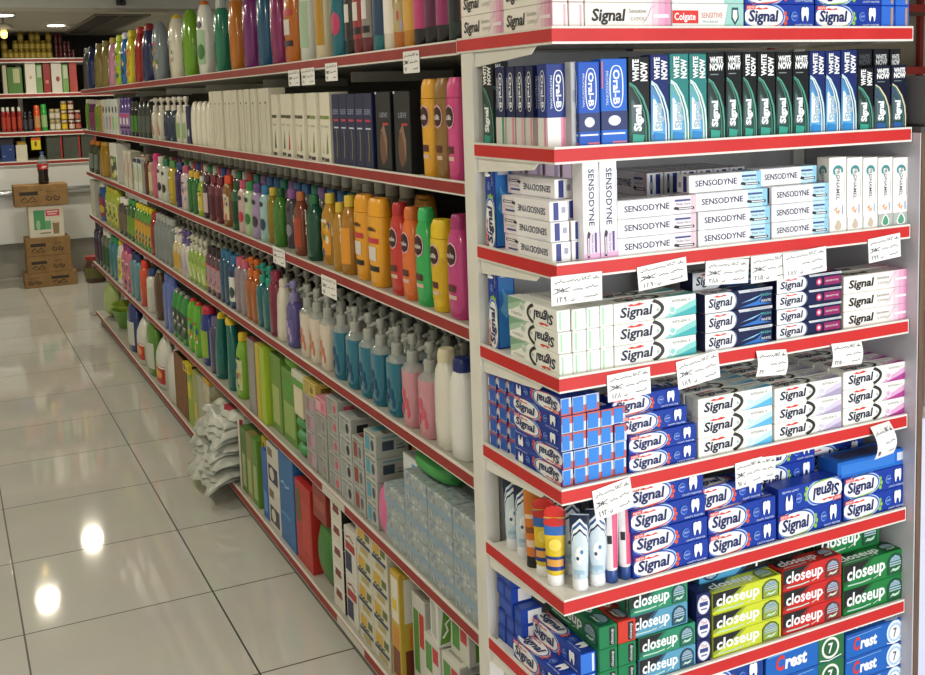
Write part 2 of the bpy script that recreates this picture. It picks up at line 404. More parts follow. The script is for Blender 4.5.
def price_tag(label, loc, w, h, rotz, tilt, num, crossed, curl=0.0, group='handwritten price tags', small=False):
    o = empty('shelf_price_tag', label, 'price tag', group, loc); o.rotation_euler = (0, tilt, rotz)
    q = MB(); n = 8; vs = []; fs = []
    for i in range(n+1):                                   # paper strip, gently curled
        t = i/n; y = -.0005 - curl*h*.35*math.sin(t*PI)*1.0 - curl*.012*t
        for x in (-w/2, w/2): vs.append((x, y, -t*h))
        for x in (w/2, -w/2): vs.append((x, y+.0005, -t*h))
    for i in range(n):
        a = i*4
        fs += [(a, a+4, a+5, a+1), (a+1, a+5, a+6, a+2), (a+2, a+6, a+7, a+3), (a+3, a+7, a+4, a)]
    fs += [(0,1,2,3), (n*4+3, n*4+2, n*4+1, n*4)]
    q.add(vs, fs, M('#eceae6', .7)); q.build('paper', o)
    k = MB()
    def bent(p):
        t = -p.z/h; return Vector((p.x, -.0009 - curl*h*.35*math.sin(t*PI) - curl*.012*t, p.z))
    fc = Face(k, (-w/2, 0, -h), (1,0,0), (0,0,1), w, h, 0)
    th = .0013 if not small else .0017
    ink(fc, 'naam', .82, .74, .13, .16, th); ink(fc, 'kala', .60, .74, .18, .17, th); ink(fc, 'w1', .30, .73, .27, .18, th); ink(fc, 'w2', .06, .72, .22, .18, th)
    ink(fc, 'w2', .66, .46, .26, .14, th); ink(fc, 'w1', .42, .42, .2, .16, th); ink(fc, 'gheymat', .64, .14, .27, .15, th)
    if crossed:
        for j, ch in enumerate('250'): ink(fc, ch, .10+.08*j, .42, .07, .16, th)
        fc.line([(.04, .40), (.36, .58)], th, INK); fc.line([(.06, .57), (.34, .42)], th, INK)
    for j, ch in enumerate(num): ink(fc, ch, .08+.075*j, .1, .066, .17, th*1.15)
    k.v = [tuple(bent(Vector(v))) for v in k.v]
    k.build('handwriting', o)
def end_tag(label, k, x0, x1, ya, yb, num, crossed=True, tilt=0, curl=0, off=.003):
    zc = ZK[k-1]; cx = (x0+x1)/2
    x = ex(cx, zc, -off); a = ex(x0, zc, -off); c = ex(x1, zc, -off)
    zt = ez(ya, x, -off); zb = ez(yb, x, -off)
    price_tag(label, (x, -off, zt), (c-a)/math.cos(tilt), zt-zb, 0, tilt, num, crossed, curl)
R_ = math.radians
NT = 'handwritten white price tag '
end_tag(NT+'at the corner of the third end shelf', 3, 551, 602, 274, 303, '1390t')
end_tag(NT+'tilted up, second from the corner on the third end shelf', 3, 637, 686, 262, 286, '1490t', tilt=R_(-5))
end_tag(NT+'third from the corner on the third end shelf', 3, 706, 749, 260, 284, '2880t', tilt=R_(3))
end_tag(NT+'under an overlapping tag on the third end shelf', 3, 751, 791, 254, 281, '2150t')
end_tag(NT+'overlapping its neighbour on the third end shelf', 3, 783, 826, 250, 275, '1870t', crossed=False, tilt=R_(-3), off=.006)
end_tag(NT+'alone by the upright drop-marked boxes, third end shelf', 3, 868, 900, 236, 260, '2990t', tilt=R_(-4))
end_tag(NT+'at the corner of the fourth end shelf', 4, 607, 650, 371, 398, '1480t', tilt=R_(-2))
end_tag(NT+'tilted, second from the corner on the fourth end shelf', 4, 676, 718, 356, 384, '1890t', tilt=R_(-6))
end_tag(NT+'curled, third from the corner on the fourth end shelf', 4, 756, 786, 350, 375, '27', False, R_(5), .35)
end_tag(NT+'curled, above the purple-ended toothpaste, fourth end shelf', 4, 831, 861, 342, 365, '3350', False, R_(2), .3)
end_tag(NT+'rolled narrow, on the fifth end shelf far from the corner', 5, 870, 889, 424, 456, '95', False, R_(-5), .6)
end_tag(NT+'near the standing tubes on the fifth end shelf', 5, 592, 630, 484, 515, '1920t', tilt=R_(-8))
end_tag(NT+'with a crossed-out price, middle of the fifth end shelf', 5, 735, 762, 460, 486, '980t', tilt=R_(-2))
end_tag(NT+'half behind another tag, middle of the fifth end shelf', 5, 752, 776, 457, 480, '285', False, tilt=R_(4), off=.0022)
def run_tag(label, k, x0, x1, ya, yb, num):
    zc = ZS[k-1]; y = ey((x0+x1)/2, zc, -.003); w = ey(x0, zc, -.003)-ey(x1, zc, -.003)
    zt = ez(ya, -.003, y); zb = ez(yb, -.003, y)
    price_tag(label, (-.003, y, zt), w, zt-zb, -PI/2, 0, num, True, 0, 'price tags on the aisle rails', True)
RT_ = 'small price tag on the '
run_tag(RT_+'top aisle rail, fourth from the post', 1, 288, 299, 70, 86, '25')
run_tag(RT_+'top aisle rail, third from the post', 1, 301, 314, 68, 85, '38')
run_tag(RT_+'top aisle rail, second from the post', 1, 325, 337, 63, 81, '72')
run_tag(RT_+'top aisle rail, first from the post', 1, 403, 419, 51, 73, '92')
run_tag(RT_+'third aisle rail below green caps', 3, 273, 285, 248, 265, '45')
run_tag(RT_+'third aisle rail below amber bottles', 3, 321, 336, 277, 297, '85')

# ------------------------------------------------------------------ cartons
NAVY = '#141b3d'; INKB = '#10183c'
def a_sig(F_, kind, c='#39a8b0', c2=None):
    for nm in 'FBT':
        f = F_[nm]
        if kind == 'integ':
            f.ell(.72, .35, .36, .62, c2 or '#e9ecea', 20) if False else None
            f.poly([(.60,0),(1,0),(1,.72),(.9,.6),(.8,.42),(.7,.3)], c)
            f.poly([(.66,0),(1,0),(1,.42),(.85,.22)], c2 or c)
            f.ell(.24, .5, .385, .62, '#2a2724', 28, -PI*.36, PI*.36) if False else None
            f.arc(.24, .5, .36, .66, .008, '#2a2826', -PI*.27, PI*.27, 14)
            f.text('Signal', .07, .30, .46, INKB, bold=.026, w=.39, shear=.14)
            f.poly([(.15,.82),(.2,.9),(.24,.84),(.3,.92),(.36,.84),(.3,.78),(.2,.78)], '#d8392c')
            f.ell(.52, .46, .018, .09, '#b9c2c6', 10)
            f.text('INTEGRAL 8', .70, .70, .13, '#8f948c', w=.22)
            f.ell(.70, .34, .045, .2, '#dfe6e6', 14); f.ell(.70, .36, .03, .13, c, 12)
        elif kind == 'navy':
            f.poly([(0,0)]+[(.33+.12*math.cos(t), .5+.5*math.sin(t)) for t in [(-PI/2)+PI*i/12 for i in range(13)]]+[(0,1)], '#eceef0')
            f.arc(.33, .5, .135, .52, .0015, '#9aa7bb', -PI/2, PI/2, 12)
            f.text('Signal', .05, .30, .45, INKB, bold=.026, w=.35, shear=.14)
            f.poly([(.12,.82),(.17,.9),(.22,.83),(.28,.9),(.32,.82),(.2,.78)], '#d8392c')
            f.poly([(.5,.84),(1,.84),(1,1),(.48,1)], '#c9ccd2'); f.text('PROTECTION', .66, .87, .08, '#5b6274', w=.3)
            if c2:
                f.poly([(.72,.18),(.98,.18),(.98,.72),(.72,.72)], c2); f.ell(.64, .45, .045, .24, '#c9396c', 16); f.ell(.64, .45, .02, .12, '#f0d8e2', 12); f.text('SENSITIVE', .74, .40, .11, '#f6e9ef', w=.2)
            else:
                f.poly([(.5,.08),(.75,.3),(.86,.62),(.80,.25),(.98,.1)], '#2a6fc0'); f.poly([(.52,.3),(.7,.42),(.86,.66),(.72,.52)], '#8fc3ea'); f.text('FRESH', .82, .55, .12, '#59c0b8', w=.15); f.text('WHITE', .82, .22, .14, '#eef2f6', w=.15)
        elif kind == 'pink':
            for i, cc in enumerate(('#f1dfe4','#ecc7d4','#e6aac4','#df92b6')): f.rect(.70+.075*i, 0, .70+.075*(i+1), 1, cc)
            f.text('Signal', .07, .30, .45, '#17161a', bold=.028, w=.39, shear=.14)
            f.text('Sensitive', .50, .60, .17, '#8e8a86', w=.2); f.text('EXPERT', .52, .3, .14, '#b5b0aa', w=.2)
            f.line([(.66,.2),(.72,.45),(.76,.8),(.82,.9)], .0012, '#cdb5bb'); f.rect(.78, .42, .97, .56, '#f6e6ec')
        elif kind == 'blue':
            c3 = c
            f.ell(.28, .5, .295, .56, '#a9c3ea', 26, pw=2.2); f.ell(.27, .5, .285, .52, '#244aa8', 26, pw=2.2); f.ell(.265, .49, .272, .47, '#f1f2f3', 26, pw=2.2)
            f.poly([(.0,.02),(.1,.02),(.3,.0),(.45,.08),(.52,.2),(.4,.1),(.2,.04)], c3)
            f.ell(.575, .62, .02, .1, c3, 10); f.ell(.59, .42, .022, .1, c3, 10); f.ell(.57, .22, .025, .1, c3, 10)
            f.poly([(.01,.78),(.14,.78),(.15,.95),(.02,.95)], '#d93a30'); f.text('NEW', .03, .81, .11, '#ffffff', w=.10)
            f.text('Signal', .05, .29, .46, '#101c5c', bold=.026, w=.42, shear=.12)
            f.poly([(.14,.80),(.19,.87),(.24,.81),(.3,.87),(.33,.8),(.2,.77)], '#d8392c')
            f.ell(.70, .5, .05, .2, '#6d9be0', 16); f.ell(.705, .5, .045, .17, '#1f48ac', 16); f.text('CAVITY', .67, .48, .07, '#e9f0fb', w=.07)
            f.poly([(.80,.86),(.83,.9),(.85,.85),(.87,.9),(.90,.86),(.905,.62),(.895,.35),(.88,.28),(.868,.5),(.85,.55),(.835,.5),(.82,.28),(.805,.35),(.795,.62)], '#f4f6f8')
            f.text('CAVITY FIGHTER', .70, .10, .08, '#dfe8f8', w=.26)
def a_senso(F_, c1, c2):
    for nm in 'FBT':
        f = F_[nm]
        for i in range(4): f.rect(.72+.07*i, 0, .72+.07*(i+1), 1, [c1, c2][i > 1] if i % 2 else c1)
        f.text('SENSODYNE', .08, .36, .33, '#1b2150', w=.57, bold=.008)
        f.poly([(.10,.88),(.3,.92),(.62,.99),(.1,.99)], '#d9dbe4')
        f.poly([(.70,.28),(.76,.22),(.97,.22),(.97,.36),(.78,.36),(.72,.42)], '#23242c'); f.rect(.77, .26, .95, .32, '#e9e7ea'); f.rect(.72, .70, .92, .8, '#3a4a86'); f.text('Daily Care', .74, .5, .1, '#5b5e78', w=.18)
    for nm in 'RE':
        f = F_[nm]; f.rect(.52, .06, .80, .94, '#26307c'); f.rect(.14, .3, .36, .6, '#9b9cb0')
def a_close(F_, c, cd_):
    for nm in 'FBT':
        f = F_[nm]
        f.poly([(0,.30),(0,1),(.42,1),(.30,.72),(.12,.5)], '#121314'); f.poly([(0,.12),(0,.3),(.12,.5),(.3,.72),(.42,1),(.48,1),(.36,.66),(.18,.4)], cd_)
        f.text('closeup', .05, .36, .50, '#f2f4f4', w=.62, bold=.024, shear=.05)
        f.line([(.06,.17),(.3,.15),(.44,.19)], .0028, '#b9d6c8'); f.line([(.48,.16),(.6,.3),(.68,.48)], .0014, '#dfeee4')
        f.poly([(.71,.08),(.96,.08),(.96,.66),(.91,.86),(.835,.94),(.76,.86),(.71,.66)], '#1c3a3a'); f.poly([(.725,.12),(.945,.12),(.945,.64),(.90,.82),(.835,.89),(.77,.82),(.725,.64)], cd_)
        f.poly([(.745,.62),(.77,.76),(.835,.84),(.90,.76),(.925,.62)], '#9fb8cc'); f.line([(.76,.68),(.91,.68)], .001, '#3a5a6a'); f.line([(.78,.75),(.89,.75)], .001, '#3a5a6a')
        f.rect(.74, .52, .93, .58, '#a9c0cc'); f.rect(.74, .43, .93, .48, '#a9c0cc'); f.poly([(.75,.2),(.79,.34),(.84,.30),(.92,.38),(.89,.24),(.83,.20),(.79,.24)], '#b9d8c2')
    for nm in 'RE':
        f = F_[nm]; f.rect(.55, .08, .85, .9, '#14181a'); f.text('closeup', .78, .12, .16, '#e9f0ee', w=.7, rot=90)
def a_crest(F_, gr=None):
    for nm in 'FBT':
        f = F_[nm]
        f.poly([(0,.8),(.5,.9),(1,1),(0,1)], '#0e4fa6'); f.line([(.02,.84),(.6,.9)], .0012, '#8fc6f0')
        f.text('C', .12, .28, .5, '#d6322c', bold=.04, w=.11, shear=.1); f.text('rest', .235, .28, .46, '#f4f6fa', bold=.04, w=.28, shear=.1)
        f.ell(.82, .5, .14, .5, '#dfe9f2', 20) if not gr else f.rect(.66, 0, 1, 1, gr)
        f.ell(.82, .48, .115, .40, '#a9c8e4' if not gr else '#efe9e0', 18); f.ell(.82, .48, .09, .31, '#e9edf2' if not gr else '#1d5a36', 18)
        f.text('7', .79, .30, .36, '#5b3a26' if not gr else '#f6f4ee', w=.06, bold=.02); f.line([(.68,.1),(.8,.02),(.96,.12)], .002, '#ffffff')
def a_colg(F_):
    for nm in 'FBT':
        f = F_[nm]
        f.rect(0, .2, .36, .72, '#d6322c'); f.text('Colgate', .03, .34, .28, '#ffffff', w=.29, bold=.015)
        f.text('SENSITIVE', .40, .42, .22, '#d2604a', w=.30); f.text('PRO-RELIEF', .42, .22, .1, '#a8b5b2', w=.22)
        f.poly([(.72,0),(1,0),(1,1),(.78,1)], '#9fd0c8'); f.poly([(.83,.85),(.92,.85),(.93,.4),(.875,.12),(.82,.4)], '#1f4f52'); f.poly([(.845,.75),(.905,.75),(.91,.45),(.875,.25),(.84,.45)], '#e6efe9')
def a_oral(F_, c1, cb, half, stripe):      # upright: u across, v up
    for nm, wd in (('F',1),('E',1),('B',1),('R',1)):
        f = F_[nm]
        if half: f.rect(0, 0, 1, .36, half); f.rect(.66, 0, .88, .36, stripe)
        else: f.rect(0, .18, 1, .40, '#1d2c63'); f.ell(.5, .29, .24, .06, '#dfe6f0', 14); f.rect(.05, .13, .9, .15, '#dfe6f0'); f.rect(.4, .03, .95, .05, '#d86a74')
        f.ell(.58, .68, .27, .245, '#eef2fa', 26, pw=2.8); f.ell(.58, .68, .225, .235, c1, 26, pw=2.8)
        f.text('Oral-B', .46, .875, .24, '#f4f6fc', w=.40, rot=-90, bold=.03)
        f.text('PROFESSIONAL', .17, .86, .1, '#d5dff2', w=.4, rot=-90)
def a_white(F_, top, tip, str_, arcc, sideways):
    dk = top in ('#15181a', '#141a30')
    for nm in 'FBER':
        f = F_[nm]
        f.poly([(.0,.0)]+[(.98-.9*((i/12)**2.4), .0+.66*i/12) for i in range(13)]+[(.0,.68)], tip)
        f.poly([(.0,.10)]+[(.74-.62*((i/12)**2.2), .10+.46*i/12) for i in range(13)], '#1f4a42' if dk else '#5fa6d8')
        f.poly([(.12,.14)]+[(.60-.40*((i/12)**2.4), .14+.36*i/12) for i in range(13)]+[(.12,.5)], '#56686a' if dk else '#f8fcfd')
        for i in range(3): f.line([(.97-.085*i,.01),(.96-.085*i,.2),(.88-.085*i,.36),(.66-.08*i,.52),(.30-.06*i,.655),(.02,.70-.01*i)], (.0042, .0012, .0030)[i], (arcc, top, '#dfeaea' if not dk else '#3f7a68')[i])
        f.text('Signal', .56, .15, .34, '#f4f7f7' if dk else '#a9bfcc', w=.30, rot=90, bold=.045)
        f.poly([(.14,.02),(.66,.02),(.72,.10),(.16,.12)], str_)
        if sideways: f.text('WHITE', .46, .72, .28, '#f2f3f2', w=.25, rot=90, bold=.045); f.text('NOW', .86, .72, .30, '#f2f3f2', w=.22, rot=90, bold=.05)
        else: f.text('WHITE', .10, .885, .066, '#f2f3f2', w=.76, bold=.045); f.text('NOW', .10, .80, .075, '#f2f3f2', w=.80, bold=.05); f.rect(.12, .745, .6, .757, '#7f8a8a')
def a_pro(F_, dropc):
    for nm in 'FBER':
        f = F_[nm]
        f.arc(.5, .82, .3, .075, .006, '#3f8f93', -.4, PI*1.25, 18); f.poly([(.25,.8),(.35,.76),(.5,.70),(.45,.76)], '#55aab0')
        f.text('PRONAMEL', .40, .86, .2, '#66686e', w=.42, rot=-90, bold=.01); f.rect(.84, .45, .87, .7, '#b9c0c8')
        f.line([(.3,.3),(.45,.34),(.4,.27),(.62,.3),(.5,.25)], .004, '#e7a474'); f.rect(.74, .24, .8, .36, '#93a8d8')
        f.rect(0, 0, 1, .2, '#eceae4' if dropc != '#4f9a78' else '#aeb4ae'); f.poly([(.2,.08),(.3,.03),(.55,.02),(.75,.05),(.78,.11),(.6,.18),(.5,.2),(.36,.17)], '#f6f4ee'); f.poly([(.28,.08),(.36,.045),(.55,.035),(.68,.06),(.7,.11),(.56,.165),(.5,.18),(.4,.15)], dropc)
def a_upblue(F_):
    a_sig(F_, 'blue', '#8fbf3a')
    for nm in 'RE': F_[nm].rect(.1, .1, .9, .9, '#2f82d6')
    f = F_['T']
def a_none(F_): pass
def a_oval(F_):
    f = F_['F']; f.ell(.5, .5, .44, .42, '#cfd0e0', 20); f.ell(.5, .5, .38, .36, '#e9e6ee', 20); f.rect(.2, .44, .8, .62, '#2f3f7e'); f.text('75ml', .3, .66, .14, '#b33a4a', w=.4); f.rect(.28, .28, .72, .34, '#59608e')
    F_['T'].rect(.1, .2, .9, .8, '#25306a')
CM = {}
def carton(key, L, D, H, base, art, end=None, rough=.4, flaps=False):
    k = (key, round(L, 4), round(D, 4), round(H, 4))
    if k in CM: return CM[k], True
    b = MB(); b.box(-L/2, -D/2, -H/2, L/2, D/2, H/2, M(base, rough, spec=.3), .0012)
    F_ = faces_of(b, L, D, H)
    if end:
        for nm in 'RE':
            if isinstance(end, str): F_[nm].rect(.03, .03, .97, .97, end)
            elif flaps: F_[nm].rect(.01, .01, .99, .99, '#cfd6e2'); F_[nm].rect(.0, .55, 1, 1, '#c2584c')
            else: F_[nm].rect(.03, .03, .97, .97, end[0]); F_[nm].rect(end[2], .08, end[2]+.14, .92, end[1])
    art(F_)
    o = b.build('toothpaste_box')
    if flaps:
        for sx in (-1, 1):
            q = MB(); x = sx*(L/2+.0006); q.box(min(x, x+sx*.0003), -D/2+.0016, -H/2+.002, max(x, x+sx*.0003), D/2-.006, H/2-.0035, M(end if isinstance(end, str) else end[0], .45)); q.build('end_flap', o)
    CM[k] = o
    return o, False
RZ = lambda d: Matrix.Rotation(R_(d), 4, 'Z'); RY = lambda d: Matrix.Rotation(R_(d), 4, 'Y'); RX = lambda d: Matrix.Rotation(R_(d), 4, 'X')
OR = {'F': RZ(0), 'Fu': RY(180), 'L': RZ(-90), 'Lu': RZ(-90) @ RY(180), 'V': RY(90), 'VL': RZ(-90) @ RY(90), 'VU': RY(-90), 'VLU': RZ(-90) @ RY(-90), 'S': RX(90), 'LS': RZ(-90) @ RX(90)}
ALL = []
def put(c, pos, orient, label, name='toothpaste_box', cat='toothpaste', group=None, jit=0.0):
    o, used = c
    if used: o = copy_tree(o)
    o.name = name; o.data.name = name if not used else o.data.name
    mm = OR[orient] if isinstance(orient, str) else orient
    mm = RZ(random.uniform(-jit, jit)) @ mm if jit else mm
    o.matrix_world = Matrix.Translation(pos) @ mm
    tag(o, label, cat, group); ALL.append(o)
    return o
G = .0007
def stack(k, px0, px1, ytop, n, base, art, key, what, stackname, D=.042, end=None, shift=None, orient='F', y0=.012, L=None, flaps=False, group=None, H=None, jit=.4, orients=None, behind=False):
    zt = TK[k-1]; x0 = ex(px0, zt+.05, y0); x1 = ex(px1, zt+.05, y0) if px1 else x0+L
    L = L or (x1-x0-.002)
    if H is None: H = min((ez(ytop, x0, y0)-zt)/n, .187/n)
    for i in range(n):
        sx, sy = (shift[i] if shift else (0, 0))
        c = carton(key, L, D, H-G, base, art, end, flaps=flaps)
        put(c, (x0+L/2+sx, y0+D/2+sy, zt+H*(i+.5)), (orients[i] if orients else orient), '%s, %s, end shelf %s' % (what, (['lowest','second up','third up','fourth up','fifth up'][i] if n > 1 else 'alone')+' in '+stackname, ORD[k]), group=group or what.split(',')[0]+' boxes', jit=jit)
    return x0, L, H, zt
# --- third end shelf
P3 = '#f0eef0'
snp = lambda f: a_senso(f, '#e9dfe4', '#dcc3cd'); snb = lambda f: a_senso(f, '#bfe0ee', '#8cc6e2')
stack(3, 618, 697, 201, 3, P3, snp, 'sp', 'white sensitive toothpaste with pinkish end', 'first stack', D=.04)
stack(3, 698.5, 770.5, 175.5, 4, P3, snb, 'sb', 'white sensitive toothpaste with sky-blue end', 'the four-high front stack', shift=[(0,0),(0,0),(-.003,.004),(-.012,.012)], D=.04)
x0, L, H, zt = stack(3, 772, 829, 187, 3, P3, snb, 'sb', 'white sensitive toothpaste with sky-blue end', 'the three-high front stack', D=.04)
put(carton('sb', L, .04, H-G, P3, snb), (x0+L/2-.02, .012+.02+.014, zt+H*3.5), 'F', 'white sensitive toothpaste with sky-blue end, set back above the three-high stack, end shelf third', group='white sensitive toothpaste with sky-blue end boxes')
# box ends at the back, over the first two stacks
hh = H
for i in range(6):
    xx = ex(650, TK[2]+.16, .13)+.043*i
    for j in range(3 if i else 3):
        put(carton('se', .16, .041, .047, P3, snp, ('#f2f1f3', '#2b3784', .18)), (xx+.02, .14+.08, TK[2]+.048*(j+.5)), 'L', 'white box end with navy stripe, column %s, layer %s, rear row, end shelf third' % (ORD[i+1], ORD[j+1]), group='end-on boxes behind the sensitive stacks')
YC = max(.010, ey(553, TK[2]+.05, .0095)); x0 = .009; hs = (ez(203, x0, .012)-TK[2])/3
for j in range(3):
    put(carton('sl', .185, .04, hs-G, P3, snp, ('#f4f3f5', '#2b3784', .55)), (x0+.0205, YC+.0025+.0925+.004*j, TK[2]+hs*(j+.5)), 'Lu', 'upside-down white sensitive toothpaste turned to the aisle, layer %s at corner, end shelf third' % ORD[j+1], group='white boxes along the side of the third end shelf', jit=.5)
for j in range(3):
    put(carton('sl', .185, .04, hs-G, P3, snp, ('#f4f3f5', '#2b3784', .55)), (x0+.0205+.0425, YC+.004+.0925+(.02 if j == 2 else 0), TK[2]+hs*(j+.5)), 'Lu', 'end-on white toothpaste, layer %s, second column from the corner, end shelf third' % ORD[j+1], group='white boxes along the side of the third end shelf')
put(carton('sl', .185, .04, hs-G, P3, snp, ('#f4f3f5', '#2b3784', .55)), (x0+.050, .04+YC+.0925, TK[2]+hs*3.5), 'Lu', 'top upside-down white sensitive toothpaste set back above the corner stack, end shelf third', group='white boxes along the side of the third end shelf')
for i in range(2):
    xa, xb = ex([583, 600][i], TK[2]+.08), ex([599.5, 617.5][i], TK[2]+.08)
    put(carton('sv%d' % i, .186, .036, xb-xa-.001, P3, lambda f: a_senso(f, '#e6d2e2', '#dba9cc')), ((xa+xb)/2, .012+.018, TK[2]+.0934), 'V', 'white sensitive toothpaste standing upright on end, %s from the corner, end shelf third' % ORD[i+1], group='upright white sensitive boxes')
for i in range(4):
    put(carton('pk', .036, .036, .175, '#cdb4c4', lambda f: f['F'].rect(.6, .05, .85, .95, '#8f7f9a')), (.07+.042*i, .285, TK[2]+.0885), 'F', 'dull pinkish upright box, %s from the side, at the back of end shelf third' % ORD[i+1], group='pinkish upright boxes at the back')
for i, (a, bb) in enumerate(((829, 846.5), (847, 862.5), (863, 877.5), (878, 892.5), (893, 908.5))):
    xa, xb = ex(a, TK[2]+.06), ex(bb, TK[2]+.06); hp = ez(158, xa, .012)-TK[2]
    dc = '#4f9a78' if i > 2 else '#c8b7a2'
    put(carton('pr%d' % i, xb-xa-.001, .036, hp, '#f3eee8', lambda f, dc=dc: a_pro(f, dc)), ((xa+xb)/2, .012+.018, TK[2]+hp/2+.0004), 'F', 'tall cream toothpaste box with a %s drop, %s of five upright, end shelf third' % ('green' if i > 2 else 'beige', ORD[i+1]), group='upright cream toothpaste boxes')
def upright_pair(k, y, what):
    b = MB()
    put(carton('ub%d' % k, .183, .04, .042, '#1f3c96', lambda f: (a_sig(f, 'blue', '#8fbf3a'), f['T'].rect(.02, .1, .98, .9, '#2f7fd2'), f['U'].rect(.02, .06, .98, .94, '#2f7fd2'), f['U'].rect(.82, .2, .96, .8, '#d9d6e2'), f['U'].poly([(.35,.5),(.42,.2),(.5,.4),(.6,.15),(.62,.5),(.7,.7),(.55,.65),(.45,.85)], '#6fb0e8')), None), (.034, y, TK[k-1]+.0918), RZ(-90) @ RY(-90), what, group='upright blue boxes by the post')
upright_pair(3, .285, 'upright blue toothpaste box against the white post on end shelf third')
upright_pair(4, .285, 'upright blue toothpaste box against the white post on end shelf fourth')
for j in range(2): put(carton('sw', .05, .034, .038, '#f0eff1', lambda f: f['F'].rect(.6, .05, .85, .95, '#1d2550'), None), (.082, .272, TK[2]+.0385*(j+.5)), 'F', 'small white box with navy stripe, %s of two by the post, end shelf third' % ['lower','upper'][j], group='small white boxes by the post')
# --- fourth end shelf
P4 = '#f1f1ea'
ig = lambda f: a_sig(f, 'integ', '#8ccfc8', '#3fa9ad')
stack(4, 614.5, 697, 304, 3, P4, ig, 'ig', 'white toothpaste with teal end and dark crescent', 'first stack')
stack(4, 705, 773, 295, 3, '#1b2247', lambda f: a_sig(f, 'navy'), 'nv', 'navy and white toothpaste with blue swirl', 'front stack')
stack(4, 776.5, 842, 279, 4, '#1b2247', lambda f: a_sig(f, 'navy', c2='#8e1f5c'), 'nm', 'navy and white toothpaste with magenta badge', 'front stack')
stack(4, 844, 908, 277, 3, '#f3ece4', lambda f: a_sig(f, 'pink'), 'sk', 'cream sensitive toothpaste with pink end', 'last front stack')
xx0, xx1 = ex(690, TK[3]+.17, .06), 0
H4 = (ez(304, ex(614.5, TK[3]+.05), .012)-TK[3])/3
for j in range(4): put(carton('nv2', .165, .042, H4-.004, '#1b2247', lambda f: a_sig(f, 'navy')), (xx0+.09, .062+.021, TK[3]+(H4-.003)*(j+.5)), 'F', 'navy and white toothpaste, layer %s of the rear stack behind tags, end shelf fourth' % ORD[j+1], group='navy toothpaste in the rear stack')
for j in range(3):                                    # rear rows that show only their tops
    put(carton('ig', ex(697, TK[3]+.05)-ex(614.5, TK[3]+.05)-.002, .042, H4-G, P4, ig), (ex(614.5, TK[3]+.05)+.085, .062+.021+.001, TK[3]+H4*(j+.5)), 'F', 'white toothpaste with teal end, layer %s in second row, end shelf fourth' % ORD[j+1], group='white toothpaste with teal end boxes')
    put(carton('sk', ex(908, TK[3]+.05)-ex(844, TK[3]+.05)-.002, .042, (ez(277, ex(844, TK[3]+.05), .012)-TK[3])/3-G, '#f3ece4', lambda f: a_sig(f, 'pink')), (ex(844, TK[3]+.05)+(ex(908, TK[3]+.05)-ex(844, TK[3]+.05))/2, .062+.021, TK[3]+(ez(277, ex(844, TK[3]+.05), .012)-TK[3])/3*(j+.5)), 'F', 'cream sensitive toothpaste with pink end, layer %s in second row, end shelf fourth' % ORD[j+1], group='cream sensitive toothpaste with pink end boxes')
ends4 = [557.5, 573.5, 587.5, 601, 614.5]
for i in range(4):
    xa = max(ex(ends4[i], TK[3]+.03), .009); xb = ex(ends4[i+1], TK[3]+.03)
    for j in range(3):
        dx = -.006*j if i == 0 else (-.003*j)
        put(carton('il%d' % i, .19, xb-xa-.001, H4-G, P4, lambda f: a_sig(f, 'integ', '#a9c9ac', '#7fa88a'), ('#f2f3ec', '#9fd8a8', .70)), ((xa+xb)/2+(dx if j == 2 else 0)*0, .014+.095+(0 if i else .003*j), TK[3]+H4*(j+.5)), 'Lu', ('upside-down white toothpaste with teal end turned to the aisle, layer %s, end shelf fourth' % ORD[j+1]) if i == 0 else 'white toothpaste box end with green edge, column %s, layer %s, corner of end shelf fourth' % (ORD[i+1], ORD[j+1]), group='end-on white boxes at the corner')
# --- fifth end shelf
bl = lambda f: a_sig(f, 'blue', '#e0512f'); bg = lambda f: a_sig(f, 'blue', '#8fbf3a'); B5 = '#1b3b9c'
stack(5, 629, 697, 398, 4, B5, bl, 'bo', 'blue toothpaste with white oval and tooth', 'first stack', shift=[(0,0),(0,0),(-.018,.006),(-.03,.012)], D=.04)
for key, a, c_, yt, c, c2, nm in (('w1', 698.5, 773, 399.5, '#bfe2ee', '#5cb2dc', 'sky-blue'), ('w2', 775, 842, 389, '#d3c9dd', '#a99cbd', 'pale mauve'), ('w3', 843.5, 907, 372.5, '#dba7cb', '#a8368a', 'purple')):
    x0, L, H, zt = stack(5, a, c_, yt, 3, P4, lambda f, c=c, c2=c2: a_sig(f, 'integ', c, c2), key, 'white toothpaste with %s end' % nm, 'front stack')
    for r in range(1, 5):
        for j in ((2,) if r > 1 else (0, 1, 2)):
            zz = zt+H*(j+.5)
            for jj in range(3):
                if jj < 2 and r > 1: continue
            if r > 1: continue
            put(carton(key, L, .042, H-G, P4, lambda f, c=c, c2=c2: a_sig(f, 'integ', c, c2)), (x0+L/2-.002, .012+.0215+.043*r, zz), 'F', 'white toothpaste with %s end, layer %s in second row, end shelf fifth' % (nm, ORD[j+1]), group='white toothpaste with %s end boxes' % nm)
    for r in range(2, 5):
        for j in range(3):
            put(carton(key, L, .042, H-G, P4, lambda f, c=c, c2=c2: a_sig(f, 'integ', c, c2)), (x0+L/2-.002*r, .012+.0215+.043*r, zt+H*(j+.5)), 'F', 'white toothpaste with %s end, layer %s in row %s, end shelf fifth' % (nm, ORD[j+1], ORD[r+1]), group='white toothpaste with %s end boxes' % nm)
e5 = [560.5, 574.5, 588.5, 602.5, 615.5, 628]
H5 = min(.0362, (ez(400, ex(561, TK[4]+.05), .012)-TK[4])/5)
